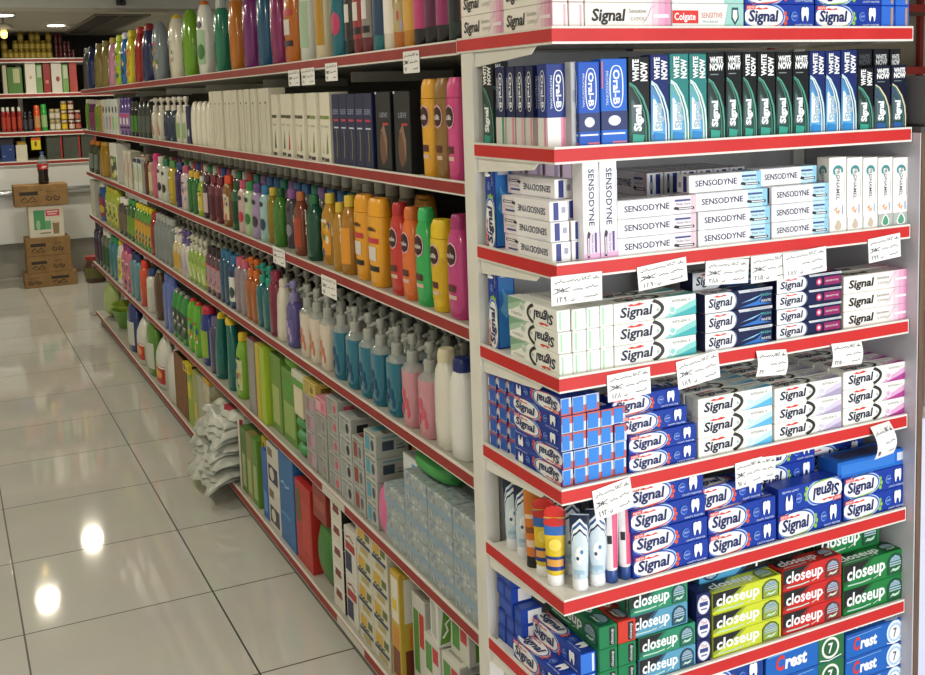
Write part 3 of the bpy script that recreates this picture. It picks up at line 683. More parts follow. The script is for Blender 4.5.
for i in range(5):
    xa = max(ex(e5[i], TK[4]+.03), .0115); xb = ex(e5[i+1], TK[4]+.03)
    for j in range(5 if i < 3 else 4):
        fu = 'Lu' if j in (0, 1, 4) else 'L'
        put(carton('bl%d' % i, .185, xb-xa-.001, H5-G, B5, bl, ('#2a7fd8', '#d9e2ee', .74), flaps=True), ((xa+xb)/2, .013+.0925+random.uniform(0, .006), TK[4]+H5*(j+.5)), fu, ('blue toothpaste with white oval turned to the aisle, layer %s at corner, end shelf fifth' % ORD[j+1]) if i == 0 else 'bright blue toothpaste box end, column %s, layer %s, corner of end shelf fifth' % (ORD[i+1], ORD[j+1]), group='end-on blue boxes at the corner', jit=.3)
for i in range(3):
    for j in range(5):
        put(carton('bx', .15, .0345, H5-.003, B5, bl, ('#1f56b4', '#c9563f', .80), flaps=True), (.012+.075+.005*(2-i), .2255+.0352*i, TK[4]+(H5-.002)*(j+.5)), 'F', 'blue box end facing the aisle, column %s from the post, layer %s, end shelf fifth' % (ORD[3-i], ORD[j+1]), group='blue boxes with ends to the aisle')
# --- sixth end shelf
sx, L, H, zt = stack(6, 632, 707.5, 487, 4, B5, bl, 'bo6', 'blue toothpaste with white oval and red edge', 'first stack', D=.042, shift=[(.004,0),(.002,0),(0,.003),(-.003,.006)])
stack(6, 709, 777, 489, 3, B5, bl, 'bo6b', 'blue toothpaste with white oval and tooth', 'middle front stack', shift=[(0,0),(0,.002),(-.03,.01)])
x0, L, H, zt = stack(6, 778.5, 842.5, 490, 2, B5, bg, 'bg6', 'blue toothpaste with green drops, %s', 'front stack', orients=['F', 'Fu'], D=.044) if False else stack(6, 778.5, 842.5, 490, 2, B5, bg, 'bg6', 'blue toothpaste with green drops', 'two-high front stack', orients=['F', 'Fu'], D=.044)
for j in range(4): put(carton('bg6', L, .044, min(H, .0466)-G, B5, bg), (x0+L/2-.03, .062+.022, zt+min(H, .0466)*(j+.5)), 'F', 'blue toothpaste with green drops, layer %s of the taller rear stack, end shelf sixth' % ORD[j+1], group='blue toothpaste with green drops boxes')
x0, L, H, zt = stack(6, 844, 906.5, 479, 2, B5, bg, 'bg6c', 'blue toothpaste with green drops', 'last front stack', D=.044)
put(carton('bb6', L+.01, .06, H*.75, '#2468c4', lambda f: (f['F'].rect(.9, .3, .99, .8, '#c9d3e6'), f['F'].rect(.05, .2, .86, .8, '#2f78d0'), f['T'].rect(.1, .2, .8, .8, '#37406a')), None), (x0+L/2-.012, .012+.032, zt+2*H+H*.375), 'F', 'plain blue box lying on the last front stack, end shelf sixth', group='blue box on top')
for j in range(3): put(carton('bg6c', L, .044, H-G, B5, bg), (x0+L/2-.05, .064+.05, zt+H*(j+.5)), 'F', 'blue toothpaste with green drops, layer %s behind the last front stack, end shelf sixth' % ORD[j+1], group='blue toothpaste with green drops boxes')
# --- seventh end shelf
cg = lambda f: a_close(f, '#1f7a3c', '#155a30')
H7c = min(.0466, (ez(590, ex(639, TK[6]+.1), .012)-TK[6])/4)
for j in range(4):
    gr_ = j % 2 == 1; xa, xb = ex(639, TK[6]+.05), ex(696, TK[6]+.05)
    put(carton('ct%d' % gr_, xb-xa-.002, .042, H7c-G, '#2f8a66' if gr_ else '#5a9ab8', (lambda f: a_close(f, '#2f8f6a', '#1d6a58')) if gr_ else (lambda f: a_close(f, '#5a9ab8', '#26506e'))), ((xa+xb)/2-(.016 if j > 1 else 0), .033+(.004 if j > 1 else 0), TK[6]+H7c*(j+.5)), 'F', '%s toothpaste with white letters, layer %s, first front stack, end shelf seventh' % ('sea-green' if gr_ else 'black and ice-blue', ORD[j+1]), group='letter-printed toothpaste in the first stack', jit=.4)
x0, L, H, zt = stack(7, 697, 711.5, 595, 3, '#1c2558', a_oval, 'ov', 'narrow navy box with a pale oval badge', 'front column', D=.05)
x0, L, H, zt = stack(7, 713, 782, 594, 3, '#c6cf35', lambda f: a_close(f, '#c6cf35', '#8f9f2a'), 'cy', 'lime-yellow toothpaste with white letters', 'front stack', D=.044)
H = min(H, .0466)
for j in range(4): put(carton('cbk', L, .044, H-G, '#4f9ac4', lambda f: a_close(f, '#4f9ac4', '#24476a')), (x0+L/2+.004, .0125+.044*1.5+.004, zt+H*(j+.5)), 'Fu', 'light blue toothpaste upside down, layer %s behind the yellow stack, end shelf seventh' % ORD[j+1], group='light blue toothpaste boxes')
x0, L, H, zt = stack(7, 783, 842, 571, 3, '#c32a26', lambda f: a_close(f, '#c32a26', '#86201f'), 'cr', 'red toothpaste with white letters', 'front stack', D=.044)
x0, L, H, zt = stack(7, 843.5, 905, 566, 2, '#1f7a3c', cg, 'cg', 'dark green toothpaste with white letters', 'last front stack', D=.044)
H = min(H, .060)
for j in range(3): put(carton('cg', L, .044, H-G, '#1f7a3c', cg), (x0+L/2-.028, .0125+.044*1.5+.004, zt+H*(j+.5)), 'F', 'dark green toothpaste, layer %s of the set-back stack, end shelf seventh' % ORD[j+1], group='dark green toothpaste boxes')
# corner of the seventh shelf: long green boxes turned to the aisle, red end, blue boxes in front
H7 = .046
for i in range(2):
    for j in range(2+(1 if i == 0 else 1)):
        red = (i == 1 and j == 2)
        put(carton('cL' + ('r' if red else ''), .19, .042, H7-G, '#c93a2c' if red else '#1f7a4c', (lambda f: a_close(f, '#c93a2c', '#86201f')) if red else (lambda f: a_close(f, '#2f8f6a', '#1d6a58')), None), (.107+.044*i, .014+.095, TK[6]+H7*(j+.5)), 'L', '%s toothpaste with its end to the front, column %s, layer %s, end shelf seventh' % ('red' if red else 'green', ORD[i+1], ORD[j+1]), group='end-on boxes near the corner')
for i, (yy, h) in enumerate(((0, 1), (0, 2))):
    for j in range(h):
        put(carton('b7%d' % i, .185, .040-.004*i, .043, '#1d3fa0', bl, ('#2a6fd0', '#d9e2ee', .74)), (.030 if i == 0 else .0672, .022+.0925+.004*i+(.02 if i == 0 else 0), TK[6]+.0437*(j+.5)), 'L' if i else RZ(-90) @ RX(-90) if False else 'L', 'blue toothpaste lying along the side, column %s, layer %s, end shelf seventh' % (ORD[i+1], ORD[j+1]), group='blue boxes lying along the side', jit=.3)
for i in range(3):
    for j in range(5 if i > 0 else 3):
        a = R_(random.uniform(-1, 1))
        put(carton('b7e', .05, .033, .034, '#1c409e', lambda f: (f['E'].rect(.1, .2, .9, .8, '#2050b8'), f['F'].rect(.3, .1, .95, .9, '#e7e4e0'), f['T'].rect(.1, .2, .9, .8, '#2a4fa8')), None), (.014+.028+random.uniform(0, .006), .226+.0345*i, TK[6]+.0345*(j+.5)), 'F', 'short dark blue box, column %s from the post, layer %s, end shelf seventh' % (ORD[3-i], ORD[j+1]), group='short blue boxes by the post')
# --- eighth end shelf
stack(8, 845.5, 905, 636, 3, '#1f63b8', a_crest, 'cs', 'blue toothpaste with white swirl and numeral', 'last front stack', D=.044)
stack(8, 766, 844, 648, 3, '#1f63b8', lambda f: a_crest(f, '#1f6a3c'), 'csg', 'blue toothpaste with green end and numeral', 'middle front stack', D=.044)
stack(8, 690, 764, 664, 3, '#1d3f8e', bl, 'cs3', 'dark blue toothpaste with red corner', 'first visible front stack', D=.044)
# --- second end shelf: upright boxes
k = 2; zt = TK[1]
def up(i, a, bb, ytop, base, art, key, what, y0=.012, D=.034, z=None, cat='toothpaste'):
    xa, xb = ex(a, zt+.08, y0), ex(bb, zt+.08, y0); h = min(ez(ytop, xa, y0)-zt, .1915)
    return put(carton(key, xb-xa-.0012, D, h, base, art), ((xa+xb)/2, y0+D/2, zt+h/2+.0004), 'F', what, group='upright boxes on the second end shelf')
OB = '#1a2350'; OBB = '#2456b8'
up(0, 546.5, 567.5, 64, '#22367e', lambda f: a_oral(f, '#22367e', '', '#eae6e2', '#e58fae'), 'ob1', 'navy and white upright toothbrush box with pink stripe, at the corner of end shelf second', y0=ey(546.5, zt+.08, .0105))
up(1, 571, 577.5, 62, '#b3b3b6', lambda f: f['F'].ell(.5, .6, .3, .08, '#8d8f96', 14), 'gs', 'plain grey upright box edge between two blue boxes, end shelf second', y0=.022, D=.022)
up(2, 578.5, 600, 62, OBB, lambda f: a_oral(f, OBB, '', None, None), 'ob2', 'bright blue upright toothpaste box with ringed letters, beside grey one, end shelf second')
up(3, 601, 627.5, 59, '#2a68c8', lambda f: (a_oral(f, '#2a68c8', '', None, None), f['F'].rect(-.0, .66, .06, .97, '#d76a72')), 'ob3', 'widest bright blue upright box with ringed letters, end shelf second')
wn = [(628.5, 650, 57, 'k', 1), (650.5, 669.5, 55, 'b', 1), (670, 689, 54, 't', 1), (689.5, 707, 54, 't', 1), (707.5, 725, 53, 'k', 0), (726, 742, 52, 'k', 0), (742.5, 757, 52, 'k', 1), (757.5, 775.5, 52, 'k', 1), (776, 792.5, 52, 'k', 0), (793, 809, 52, 'k', 0), (809.5, 825, 51, 'b', 1), (825.5, 840.5, 51, 'b', 1), (841, 857, 50, 'b', 1), (857.5, 873.5, 68, 'k', 1), (874.5, 890.5, 66, 'd', 0), (891.5, 906.5, 65, 'd', 0)]
cw = {'k': ('#15181a', '#20302c', '#2f9a86', '#4f9a86', 'black'), 'b': ('#1c2a68', '#4f86b8', '#2a86c8', '#c9e6ee', 'dark blue'), 't': ('#2f7f7c', '#5fa8a8', '#2a86c8', '#d9f0ec', 'teal'), 'd': ('#141a30', '#41506a', '#2a5a9c', '#d8cfae', 'blue-black')}
for i, (a, bb, yt, c, sd) in enumerate(wn):
    q = cw[c]
    up(i, a, bb, yt, q[0], lambda f, q=q, sd=sd: a_white(f, q[0], q[1], q[2], q[3], sd), 'wn%d' % i, 'upright %s whitening box with pale arc, %s in the front row, end shelf second' % (q[4], ordn(i+1)))
for i, (a, bb) in enumerate(((857, 872), (873.5, 888.5), (890, 900.5))):
    q = cw['k' if i == 0 else 'd']
    up(i, a, bb, 49, '#15181f', lambda f: (f['F'].text('WHITE', .12, .87, .06, '#e6e7e6' if i else '#55585a', w=.72, bold=.02), f['F'].text('NOW', .12, .80, .065, '#e6e7e6' if i else '#55585a', w=.76, bold=.025)), 'wt%d' % i, 'taller black box behind, showing only its top, %s of three, end shelf second' % ORD[i+1], y0=.05)
def upL(i, pa, pb, ytop, base, art, key, what, x0=.012, wd=.036):
    ya, yb_ = ey(pa, zt+.08, x0), ey(pb, zt+.08, x0); h = ez(ytop, x0, (ya+yb_)/2)-zt
    put(carton(key, ya-yb_-.0012, wd, h, base, art), (x0+wd/2, (ya+yb_)/2, zt+h/2+.0004), 'L', what, group='upright boxes along the side of the second end shelf')
upL(0, 482.5, 493.5, 62, '#16191b', lambda f: a_white(f, '#15181a', '#20302c', '#2f9a86', '#4f9a86', 1), 'sl0', 'tall black whitening box beside the white post, end shelf second')
for i, (a, bb, st) in enumerate(((495.5, 505, '#3f9a72'), (505.5, 515, '#df8aa4'), (515.5, 524, '#e7a6b8'), (524.5, 533, '#df8aa4')  )):
    upL(i, a, bb, 67.5-i*.6, OB, lambda f, st=st: a_oral(f, OB, '', '#d6d2cc', st), 'sl%d' % (i+1), 'navy and white toothbrush box facing the aisle, %s from the post, end shelf second' % ORD[i+1], x0=.012+.003*(i % 2))
# --- top end shelf
zt1 = TK[0]; x0 = ex(585, zt1+.02); H1 = ez(5, x0, .012)-zt1 if False else .048
pk = lambda f: a_sig(f, 'pink')
def top(px0, px1, base, art, key, what, n=2):
    xa, xb = ex(px0, zt1+.02), ex(px1, zt1+.02)
    for j in range(n): put(carton(key, xb-xa-.001, .042, H1-G, base, art), ((xa+xb)/2, .012+.021, zt1+H1*(j+.5)), 'F', '%s, %s layer on the top end shelf' % (what, ['lower','upper'][j]), group='toothpaste on the top end shelf')
top(585, 671, '#f3ece4', pk, 't1', 'cream sensitive toothpaste with pink end facing the street')
top(672, 743.5, '#e9eee9', a_colg, 't2', 'white toothpaste with red badge and teal shield')
top(744.5, 814.5, B5, bl, 't3', 'blue toothpaste with red edge under its oval')
top(815.5, 881, B5, bg, 't4', 'blue toothpaste with green drops beside blue ends')
for i, (a, bb) in enumerate(((881.5, 895), (895.5, 909.5))):
    xa, xb = ex(a, zt1+.02), ex(bb, zt1+.02)
    for j in range(2): put(carton('t5%d' % i, .185, xb-xa-.001, H1-G, '#2458c0', bl, ('#2a6ad0', '#c98f4a', .72)), ((xa+xb)/2, .013+.0925, zt1+H1*(j+.5)), 'L', 'bright blue box end, column %s of two, %s layer, far end of top end shelf' % (ORD[i+1], ['lower','upper'][j]), group='toothpaste on the top end shelf')
for i, (a, bb) in enumerate(((552.5, 568.5), (569, 584.5))):
    xa, xb = max(ex(a, zt1+.02), .009), ex(bb, zt1+.02)
    for j in range(2):
        put(carton('t6%d' % i, .185, xb-xa-.001, H1-G, '#f3ece4', pk, ('#f0e6e2', '#d8b3bb', .7)), ((xa+xb)/2, .013+.0925, zt1+H1*(j+.5)), 'L', ('cream sensitive toothpaste with pink end turned to the aisle, %s layer, top corner' if i == 0 else 'cream toothpaste box end beside the top corner, %s layer, top end shelf') % ['lower','upper'][j], group='toothpaste on the top end shelf')
        if i == 0: put(carton('t6%d' % i, .185, xb-xa-.001, H1-G, '#f3ece4', pk, ('#f0e6e2', '#d8b3bb', .7)), ((xa+xb)/2, .2+.0925, zt1+H1*(j+.5)), 'L', 'cream sensitive toothpaste with pink end above the post, %s layer, top end shelf' % ['lower','upper'][j], group='toothpaste on the top end shelf')

# ------------------------------------------------------------------ bottles and packs
# every builder makes one thing, its front towards -Y, standing on z = 0; place() copies it
PROTO = {}
def place(key, make, loc, rz, name, label, cat, group):
    if key in PROTO: o = copy_tree(PROTO[key])
    else: o = make(); PROTO[key] = o
    o.name = name; o.location = loc; o.rotation_euler = (0, 0, R_(rz)) if not hasattr(rz, '__len__') else rz
    tag(o, label, cat, group)
    return o
def patch(mb, rx, ry, z0, z1, a0, a1, mt, n=2.0, off=.0006, seg=10, shape=None):
    # printed label following the front of an elliptic body; a in radians from the front
    vs = []; fs = []; rows = 8
    for j in range(rows+1):
        z = z0+(z1-z0)*j/rows
        if shape == 'ell':
            s_ = math.sqrt(max(0, 1-((2*j/rows)-1)**2)); c = (a0+a1)/2; h = (a1-a0)/2*s_
            b0, b1 = c-h, c+h
        else: b0, b1 = a0, a1
        for i in range(seg+1):
            t = -PI/2+b0+(b1-b0)*i/seg; c, q = math.cos(t), math.sin(t)
            X = (rx(z) if callable(rx) else rx)+off; Y = (ry(z) if callable(ry) else ry)+off
            vs.append((X*math.copysign(abs(c)**(2/n), c), Y*math.copysign(abs(q)**(2/n), q), z))
    L = seg+1
    for j in range(rows):
        for i in range(seg): fs.append((j*L+i, j*L+i+1, (j+1)*L+i+1, (j+1)*L+i))
    mb.add(vs, fs, mt, True)
def interp(rings, k):
    def f(z):
        for a, b in zip(rings, rings[1:]):
            if a[0] <= z <= b[0] and b[0] > a[0]: return a[k]+(b[k]-a[k])*(z-a[0])/(b[0]-a[0])
        return rings[-1][k]
    return f
def wraptext(mb, body, rx, ry, zc, h, wang, mt, n=2.0, off=.0014, bold=.015, rot=False):
    vs, fs, tw = glyphs(body, bold)
    o = []
    for x, y in vs:
        if rot: u, v = -y*h, -(x-tw/2)*h
        else: u, v = (x-tw/2)/tw*wang, (y-.5)*h
        X = rx(zc) if callable(rx) else rx; Y = ry(zc) if callable(ry) else ry
        t = -PI/2+(u/max(X, .01) if rot else u); c, q = math.cos(t), math.sin(t)
        o.append(((X+off)*math.copysign(abs(c)**(2/n), c), (Y+off)*math.copysign(abs(q)**(2/n), q), zc+v))
    mb.add(o, fs, mt)
G1 = dict(rough=.25, coat=.3)
def bottle(style, h, w, d, body, cap, label=None, mark=None, text=None, clear=False):
    r, q = w/2, d/2
    bm = M(body, .22 if not clear else .08, coat=.4)
    cm = M(cap, .35)
    o = empty('bottle')
    n = 2.5
    if style == 'flat':       # shampoo: flat body, soft shoulders, wide flip cap
        ch = h*.13
        R = [(0, r*.86, q*.8), (.004, r*.93, q*.92), (h*.25, r, q), (h*.62, r*.97, q), (h*.78, r*.84, q*.92), (h*.84, r*.6, q*.8), (h-ch, r*.52, q*.72)]
        C = [(h-ch, r*.56, q*.78), (h-ch*.5, r*.56, q*.78), (h-.006, r*.52, q*.72), (h, r*.44, q*.6)]
    elif style == 'tall':     # tapered: broad shoulder, cap flush with the body
        ch = h*.2
        R = [(0, r*.72, q*.8), (.005, r*.8, q*.9), (h*.35, r*.88, q*.95), (h*.7, r, q), (h-ch, r*.98, q)]
        C = [(h-ch+.001, r*.96, q*.97), (h-ch*.4, r*.93, q*.92), (h-.008, r*.88, q*.8), (h, r*.76, q*.66)]
    elif style == 'wave':     # softener: narrow waist, sloping shoulder
        ch = h*.12; n = 2.6
        R = [(0, r*.86, q*.85), (.006, r*.96, q), (h*.2, r, q), (h*.42, r*.86, q*.92), (h*.6, r*.94, q*.9), (h*.74, r*.86, q*.8), (h*.84, r*.55, q*.6), (h-ch, r*.36, q*.5)]
        C = [(h-ch, r*.42, q*.58), (h-ch*.3, r*.40, q*.56), (h, r*.34, q*.46)]
    elif style == 'slope':    # body leaning into a rounded top, like an upside-down drop
        ch = h*.06; n = 2.3
        R = [(0, r*.8, q*.8), (.006, r*.9, q*.9), (h*.2, r*.98, q), (h*.5, r, q), (h*.72, r*.92, q*.95), (h*.86, r*.72, q*.8), (h-ch, r*.42, q*.55)]
        C = [(h-ch, r*.44, q*.56), (h-ch*.4, r*.36, q*.46), (h, r*.16, q*.2)]
    elif style == 'oil':      # round bottle with cylinder cap
        ch = h*.14; n = 2.1
        R = [(0, r*.88, q*.88), (.004, r*.97, q*.97), (h*.55, r, q), (h*.7, r*.95, q*.95), (h*.8, r*.7, q*.7), (h-ch, r*.40, q*.5)]
        C = [(h-ch, r*.5, q*.55), (h-.004, r*.48, q*.53), (h, r*.42, q*.47)]
    elif style == 'slim':     # straight-sided cylinder bottle with narrower cap
        ch = h*.16; n = 2.2
        R = [(0, r*.9, q*.9), (.004, r, q), (h*.74, r, q), (h*.8, r*.85, q*.85), (h-ch, r*.6, q*.6)]
        C = [(h-ch, r*.66, q*.66), (h-.004, r*.64, q*.64), (h, r*.58, q*.58)]
    else:                     # 'can'
        ch = h*.2; n = 2.0
        R = [(0, r*.94, q*.94), (.003, r, q), (h-ch-.004, r, q), (h-ch, r*.9, q*.9)]
        C = [(h-ch, r*.86, q*.86), (h-.006, r*.84, q*.84), (h, r*.7, q*.7)]
    b = MB(); b.loft(R, bm, 20, n); b.build('body', o)
    b = MB(); b.loft(C, cm, 16, n); b.build('cap', o)
    if style == 'oil' or style == 'wave':
        pass
    fx, fy = interp(R, 1), interp(R, 2)
    if label or mark or text:
        b = MB()
        if label: patch(b, fx, fy, h*.14, h*.6, -1.0, 1.0, M(label, .4), n)
        if mark == 'oval':
            patch(b, fx, fy, h*.5, h*.74, -.62, .62, M('#e8b9c4', .4), n, .0009, shape='ell'); patch(b, fx, fy, h*.515, h*.725, -.54, .54, M('#3a1418', .4), n, .0013, shape='ell')
            wraptext(b, 'Palm' if text is None else text, fx, fy, h*.615, h*.05, .7, M('#f0e8e4', .4), n, .0018)
            patch(b, fx, fy, h*.26, h*.33, -.35, .45, M('#5a2a24', .4), n, .0009); patch(b, fx, fy, h*.19, h*.23, -.3, .5, M('#d8b8a8', .4), n, .0009)
        elif mark == 'disc':
            e_ = MB(); patch(e_, fx, fy, h*.2, h*.42, -.1, .95, M(text or '#3f7a4a', .4), n, .0011, shape='ell'); e_.build('emblem', o); e_ = MB(); patch(e_, fx, fy, h*.62, h*.72, -.2, .7, M('#3a3a40', .4), n, .0011, shape='ell'); e_.build('emblem', o)
        elif mark == 'bands':
            patch(b, fx, fy, h*.5, h*.56, -.8, .8, M('#c23a48', .4), n, .001); patch(b, fx, fy, h*.3, h*.46, -.5, .5, M('#d9d4cc', .4), n, .001); patch(b, fx, fy, h*.18, h*.24, -.8, .8, M('#1e1c22', .4), n, .001)
        elif mark == 'flower':
            rg = random.Random(body+cap); pal = ['#e6c24a', '#c9505e', '#5a8f4a', '#3a5a94', '#e8e0d0', '#e8e0d0', '#2f3a34', '#d88a3a', '#b8a8c0']
            for _ in range(11):
                a, z, q_ = rg.uniform(-.8, .8), rg.uniform(.16, .56), rg.uniform(.5, 1); patch(b, fx, fy, h*z-.012*q_*h/.2, h*z+.014*q_*h/.2, a-.2*q_, a+.2*q_, M(rg.choice(pal), .4), n, .0009+.0001*_, seg=6, shape='ell')
            patch(b, fx, fy, h*.6, h*.64, -.6, .6, M(rg.choice(['#e8e0d0', '#2f3a44', '#c2404a']), .4), n, .001, seg=6)
        if text and mark not in ('oval', 'disc'): wraptext(b, text, fx, fy, h*.58 if mark == 'vert' else h*.66, .045*h if mark != 'vert' else .018, 1.3, M('#f2efe8' if sum(lin(body)[:3]) < 1.0 else '#2a2220', .4), n, .0016, rot=(mark == 'vert'))
        if b.v: b.build('label_print', o)
    return o
def pump(h, w, d, body, head='#a6a8a2', label=None, mark=None, clear=True, collar=None):
    o = empty('bottle'); r, q = w/2, d/2; n = 2.6
    bh = h*.70
    lm = M(body, .12, coat=.5)
    if clear:
        lf = bh*.87
        R = [(0, r*.86, q*.86), (.005, r*.96, q*.96), (lf, r, q)]
        T_ = [(lf+.0004, r, q), (bh*.91, r*.92, q*.94), (bh*.96, r*.62, q*.66), (bh, r*.36, q*.42)]
        b = MB(); b.loft(R, lm, 20, n); b.build('body', o)
        b = MB(); b.loft(T_, M('#c3ccc8', .08, alpha=.5, coat=.5), 20, n, cap=False); b.build('clear_shoulder', o)
    else:
        R = [(0, r*.86, q*.86), (.005, r*.96, q*.96), (bh*.7, r, q), (bh*.86, r*.95, q*.95), (bh*.95, r*.62, q*.66), (bh, r*.36, q*.42)]
        b = MB(); b.loft(R, lm, 20, n); b.build('body', o)
    hm = M(head, .3); k = MB(); z = bh
    k.loft([(z-.002, .0165, .0165), (z+h*.10, .0160, .0160), (z+h*.115, .0145, .0145), (z+h*.12, .009, .009)], M(collar, .3) if collar else hm, 14)
    k.loft([(z+h*.12, .0068, .0068), (h-.024, .0068, .0068)], hm, 8)
    k.loft([(h-.026, .0105, .0105), (h-.022, .0125, .0125), (h-.006, .0130, .0130), (h, .0100, .0100)], hm, 12)
    k.tube([(0, -.008, h-.012), (0, -.022, h-.012), (0, -.030, h-.017)], [.0060, .0050, .0040], hm, 8)
    k.build('pump_head', o)
    fx, fy = interp(R, 1), interp(R, 2)
    if label or mark:
        b = MB()
        if label: patch(b, fx, fy, bh*.14, bh*.62, -.9, .9, M(label, .4), n)
        if mark:
            for a, zz, s_ in ((-.3,.25,.2),(.2,.36,.24),(-.1,.5,.18),(.45,.22,.16)): patch(b, fx, fy, bh*(zz-.08), bh*(zz+.1), a-s_, a+s_, M(mark, .4), n, .0012, shape='ell')
        b.build('label_print', o)
    return o
def jug(h, w, d, body, cap, label=None):            # bleach or detergent jug: loop handle, screw cap
    o = empty('jug'); r, q = w/2, d/2; n = 3
    R = [(0, r*.9, q*.9), (.006, r, q), (h*.5, r, q), (h*.62, r*.92, q*.95), (h*.78, r*.55, q*.7), (h*.88, r*.3, q*.42), (h*.9, .018, .018)]
    b = MB(); b.loft(R, M(body, .3, coat=.2), 20, n)
    b.tube([(r*.86, 0, h*.52), (r*.98, 0, h*.66), (r*.9, 0, h*.8), (r*.55, 0, h*.88), (r*.2, 0, h*.86)], .011, M(body, .3, coat=.2), 8); b.build('body', o)
    b = MB(); b.loft([(h*.9, .021, .021), (h-.004, .02, .02), (h, .016, .016)], M(cap, .35), 16); b.build('cap', o)
    if label:
        b = MB(); fx, fy = interp(R, 1), interp(R, 2); patch(b, fx, fy, h*.1, h*.42, -1.0, 1.0, M(label, .4), n); patch(b, fx, fy, h*.18, h*.34, -.6, .6, M('#e8a23a', .4), n, .0011, shape='ell'); patch(b, fx, fy, h*.38, h*.41, -1, 1, M('#f0ece2', .4), n, .0011); b.build('label_print', o)
    return o
def duck(h, body, cap, label='#2a6a58'):           # toilet cleaner: body leaning to an angled neck
    o = empty('bottle'); n = 2.3
    R = [(0, .036, .026, 0, 0), (.006, .04, .03, 0, 0), (h*.35, .038, .028, 0, 0), (h*.62, .031, .025, .006, 0), (h*.8, .025, .022, .020, 0), (h*.9, .021, .02, .032, 0)]
    b = MB(); b.loft(R, M(body, .25, coat=.3), 18, n); b.build('body', o)
    b = MB(); b.loft([(h*.895, .023, .022, .032, 0), (h*.95, .024, .022, .040, 0), (h, .014, .014, .052, 0)], M(cap, .35), 14, n); b.build('cap', o)
    return o
def tubep(h, w, body, cap, bands, top=None):       # squeezed tube standing on its cap
    o = empty('tube'); r = w/2
    b = MB(); b.loft([(h*.16, r*.80, r*.80), (h*.2, r*.86, r*.86), (h*.55, r*.95, r*.62), (h*.85, r*1.05, r*.25), (h, r*1.08, .0012)], M(body, .3, coat=.3), 20); b.build('body', o)
    c = MB(); c.loft([(0, r*.82, r*.82), (h*.005, r*.86, r*.86), (h*.15, r*.80, r*.80), (h*.16, r*.74, r*.74)], M(cap, .4), 18); c.build('cap', o)
    R = [(h*.2, r*.86, r*.86), (h*.55, r*.95, r*.62), (h*.85, r*1.05, r*.25), (h, r*1.08, .002)]
    fx, fy = interp(R, 1), interp(R, 2); k = MB()
    for i, (z0, z1, a0, a1, c_, sh) in enumerate(bands): patch(k, fx, fy, h*z0, h*z1, a0, a1, M(c_, .4), 2, .0007+.0004*i, shape=sh)
    k.build('label', o)
    if top:
        t = MB(); t.loft([(h-.001, r*1.02, .0016), (h+.010, r*1.1, .0016), (h+.018, r*.8, .0016), (h+.022, r*.3, .0016)], M(top, .4), 14); t.build('hang_tab', o)
    return o
def pack(h, w, d, base, deco=(), rough=.45, name='carton', pillow=0.0, text=None, tc='#2a2a2a', mat=None):
    b = MB(); bm = mat or M(base, rough, coat=.1)
    if pillow:
        n = 7; vs = []; fs = []; m_ = 8
        R = []
        for j in range(m_+1):
            z = h*j/m_; s_ = math.sin(PI*j/m_)**.35 if 0 < j < m_ else 0.06
            R.append((z, w/2*(.93+.07*s_), max(.0015, d/2*s_)))
        b.loft(R, bm, 24, 2.8)
    else: b.box(-w/2, -d/2, 0, w/2, d/2, h, bm, .0015)
    F_ = dict(F=Face(b, (-w/2, -d/2, 0), (1,0,0), (0,0,1), w, h), E=Face(b, (-w/2, d/2, 0), (0,-1,0), (0,0,1), d, h), R=Face(b, (w/2, -d/2, 0), (0,1,0), (0,0,1), d, h), T=Face(b, (-w/2, -d/2, h), (1,0,0), (0,1,0), w, d))
    if not pillow:
        for nm, kind, *a in deco:
            for fnm in nm: getattr(F_[fnm], kind)(*a)
        if text: F_['F'].text(text, .12, .62, .12, tc, w=.76, bold=.015)
    return b.build(name)
def roughjit(o, a): pass

SHN = ['', 'top', 'second', 'third', 'fourth', 'fifth', 'bottom']
CNT = {}
def aisle(s, px, kind, desc, name, cat, key, make, x=.014, depth=.05, rz=-90, group=None, dz=0, jit=2.5, w=None, y=None):
    """one thing at the measured column px on aisle shelf s; x is the distance of its front from the shelf edge"""
    zt = TS[s-1]
    yy = y if y is not None else ey(px, zt, .02)
    row = kind
    CNT[(s, row)] = CNT.get((s, row), 0)+1
    return place(key, make, (x+depth/2, yy, zt+dz), rz+random.uniform(-jit, jit), name, desc, cat, group)
ITEMS = []      # (shelf, y, row, desc, ...) collected first so that positions along the shelf can be told in the labels
def add(s, px, desc, name, cat, key, make, depth, x=.014, group=None, row='front', dz=0, jit=2.0, rz=-90, y=None, fixed=None):
    y = ey(px, TS[s-1], x+depth*.3) if y is None else y
    ITEMS.append([s, y, row, desc, name, cat, key, make, depth, x, group, dz, jit, rz, fixed])
def flush():
    ITEMS.sort(key=lambda t: (t[0], t[2], t[1]))
    cnt = {}
    for s, y, row, desc, name, cat, key, make, depth, x, group, dz, jit, rz, fixed in ITEMS:
        k = (s, row); cnt[k] = cnt.get(k, 0)+1
        if fixed: lab = fixed
        else: lab = '%s, %s from the post%s, %s aisle shelf' % (desc, ordn(cnt[k]), '' if row == 'front' else ', '+row+' row', SHN[s])
        place(key, make, (x+depth/2, y, TS[s-1]+dz+.0004), rz+random.uniform(-jit, jit), name, lab, cat, group or '%s on the %s aisle shelf' % (name.replace('_', ' ')+'s', SHN[s]))
def B(s, pxs, style, h, w, d, body, cap, desc, label=None, mark=None, text=None, name='shampoo_bottle', cat='bottle', x=.014, row='front', y=None, **kw):
    for px in (pxs if isinstance(pxs, (list, tuple)) else [pxs]):
        add(s, px, desc, name, cat, ('b', style, h, w, d, body, cap, label, mark, text), lambda: bottle(style, h, w, d, body, cap, label, mark, text), d, x, row=row, y=y, **kw)
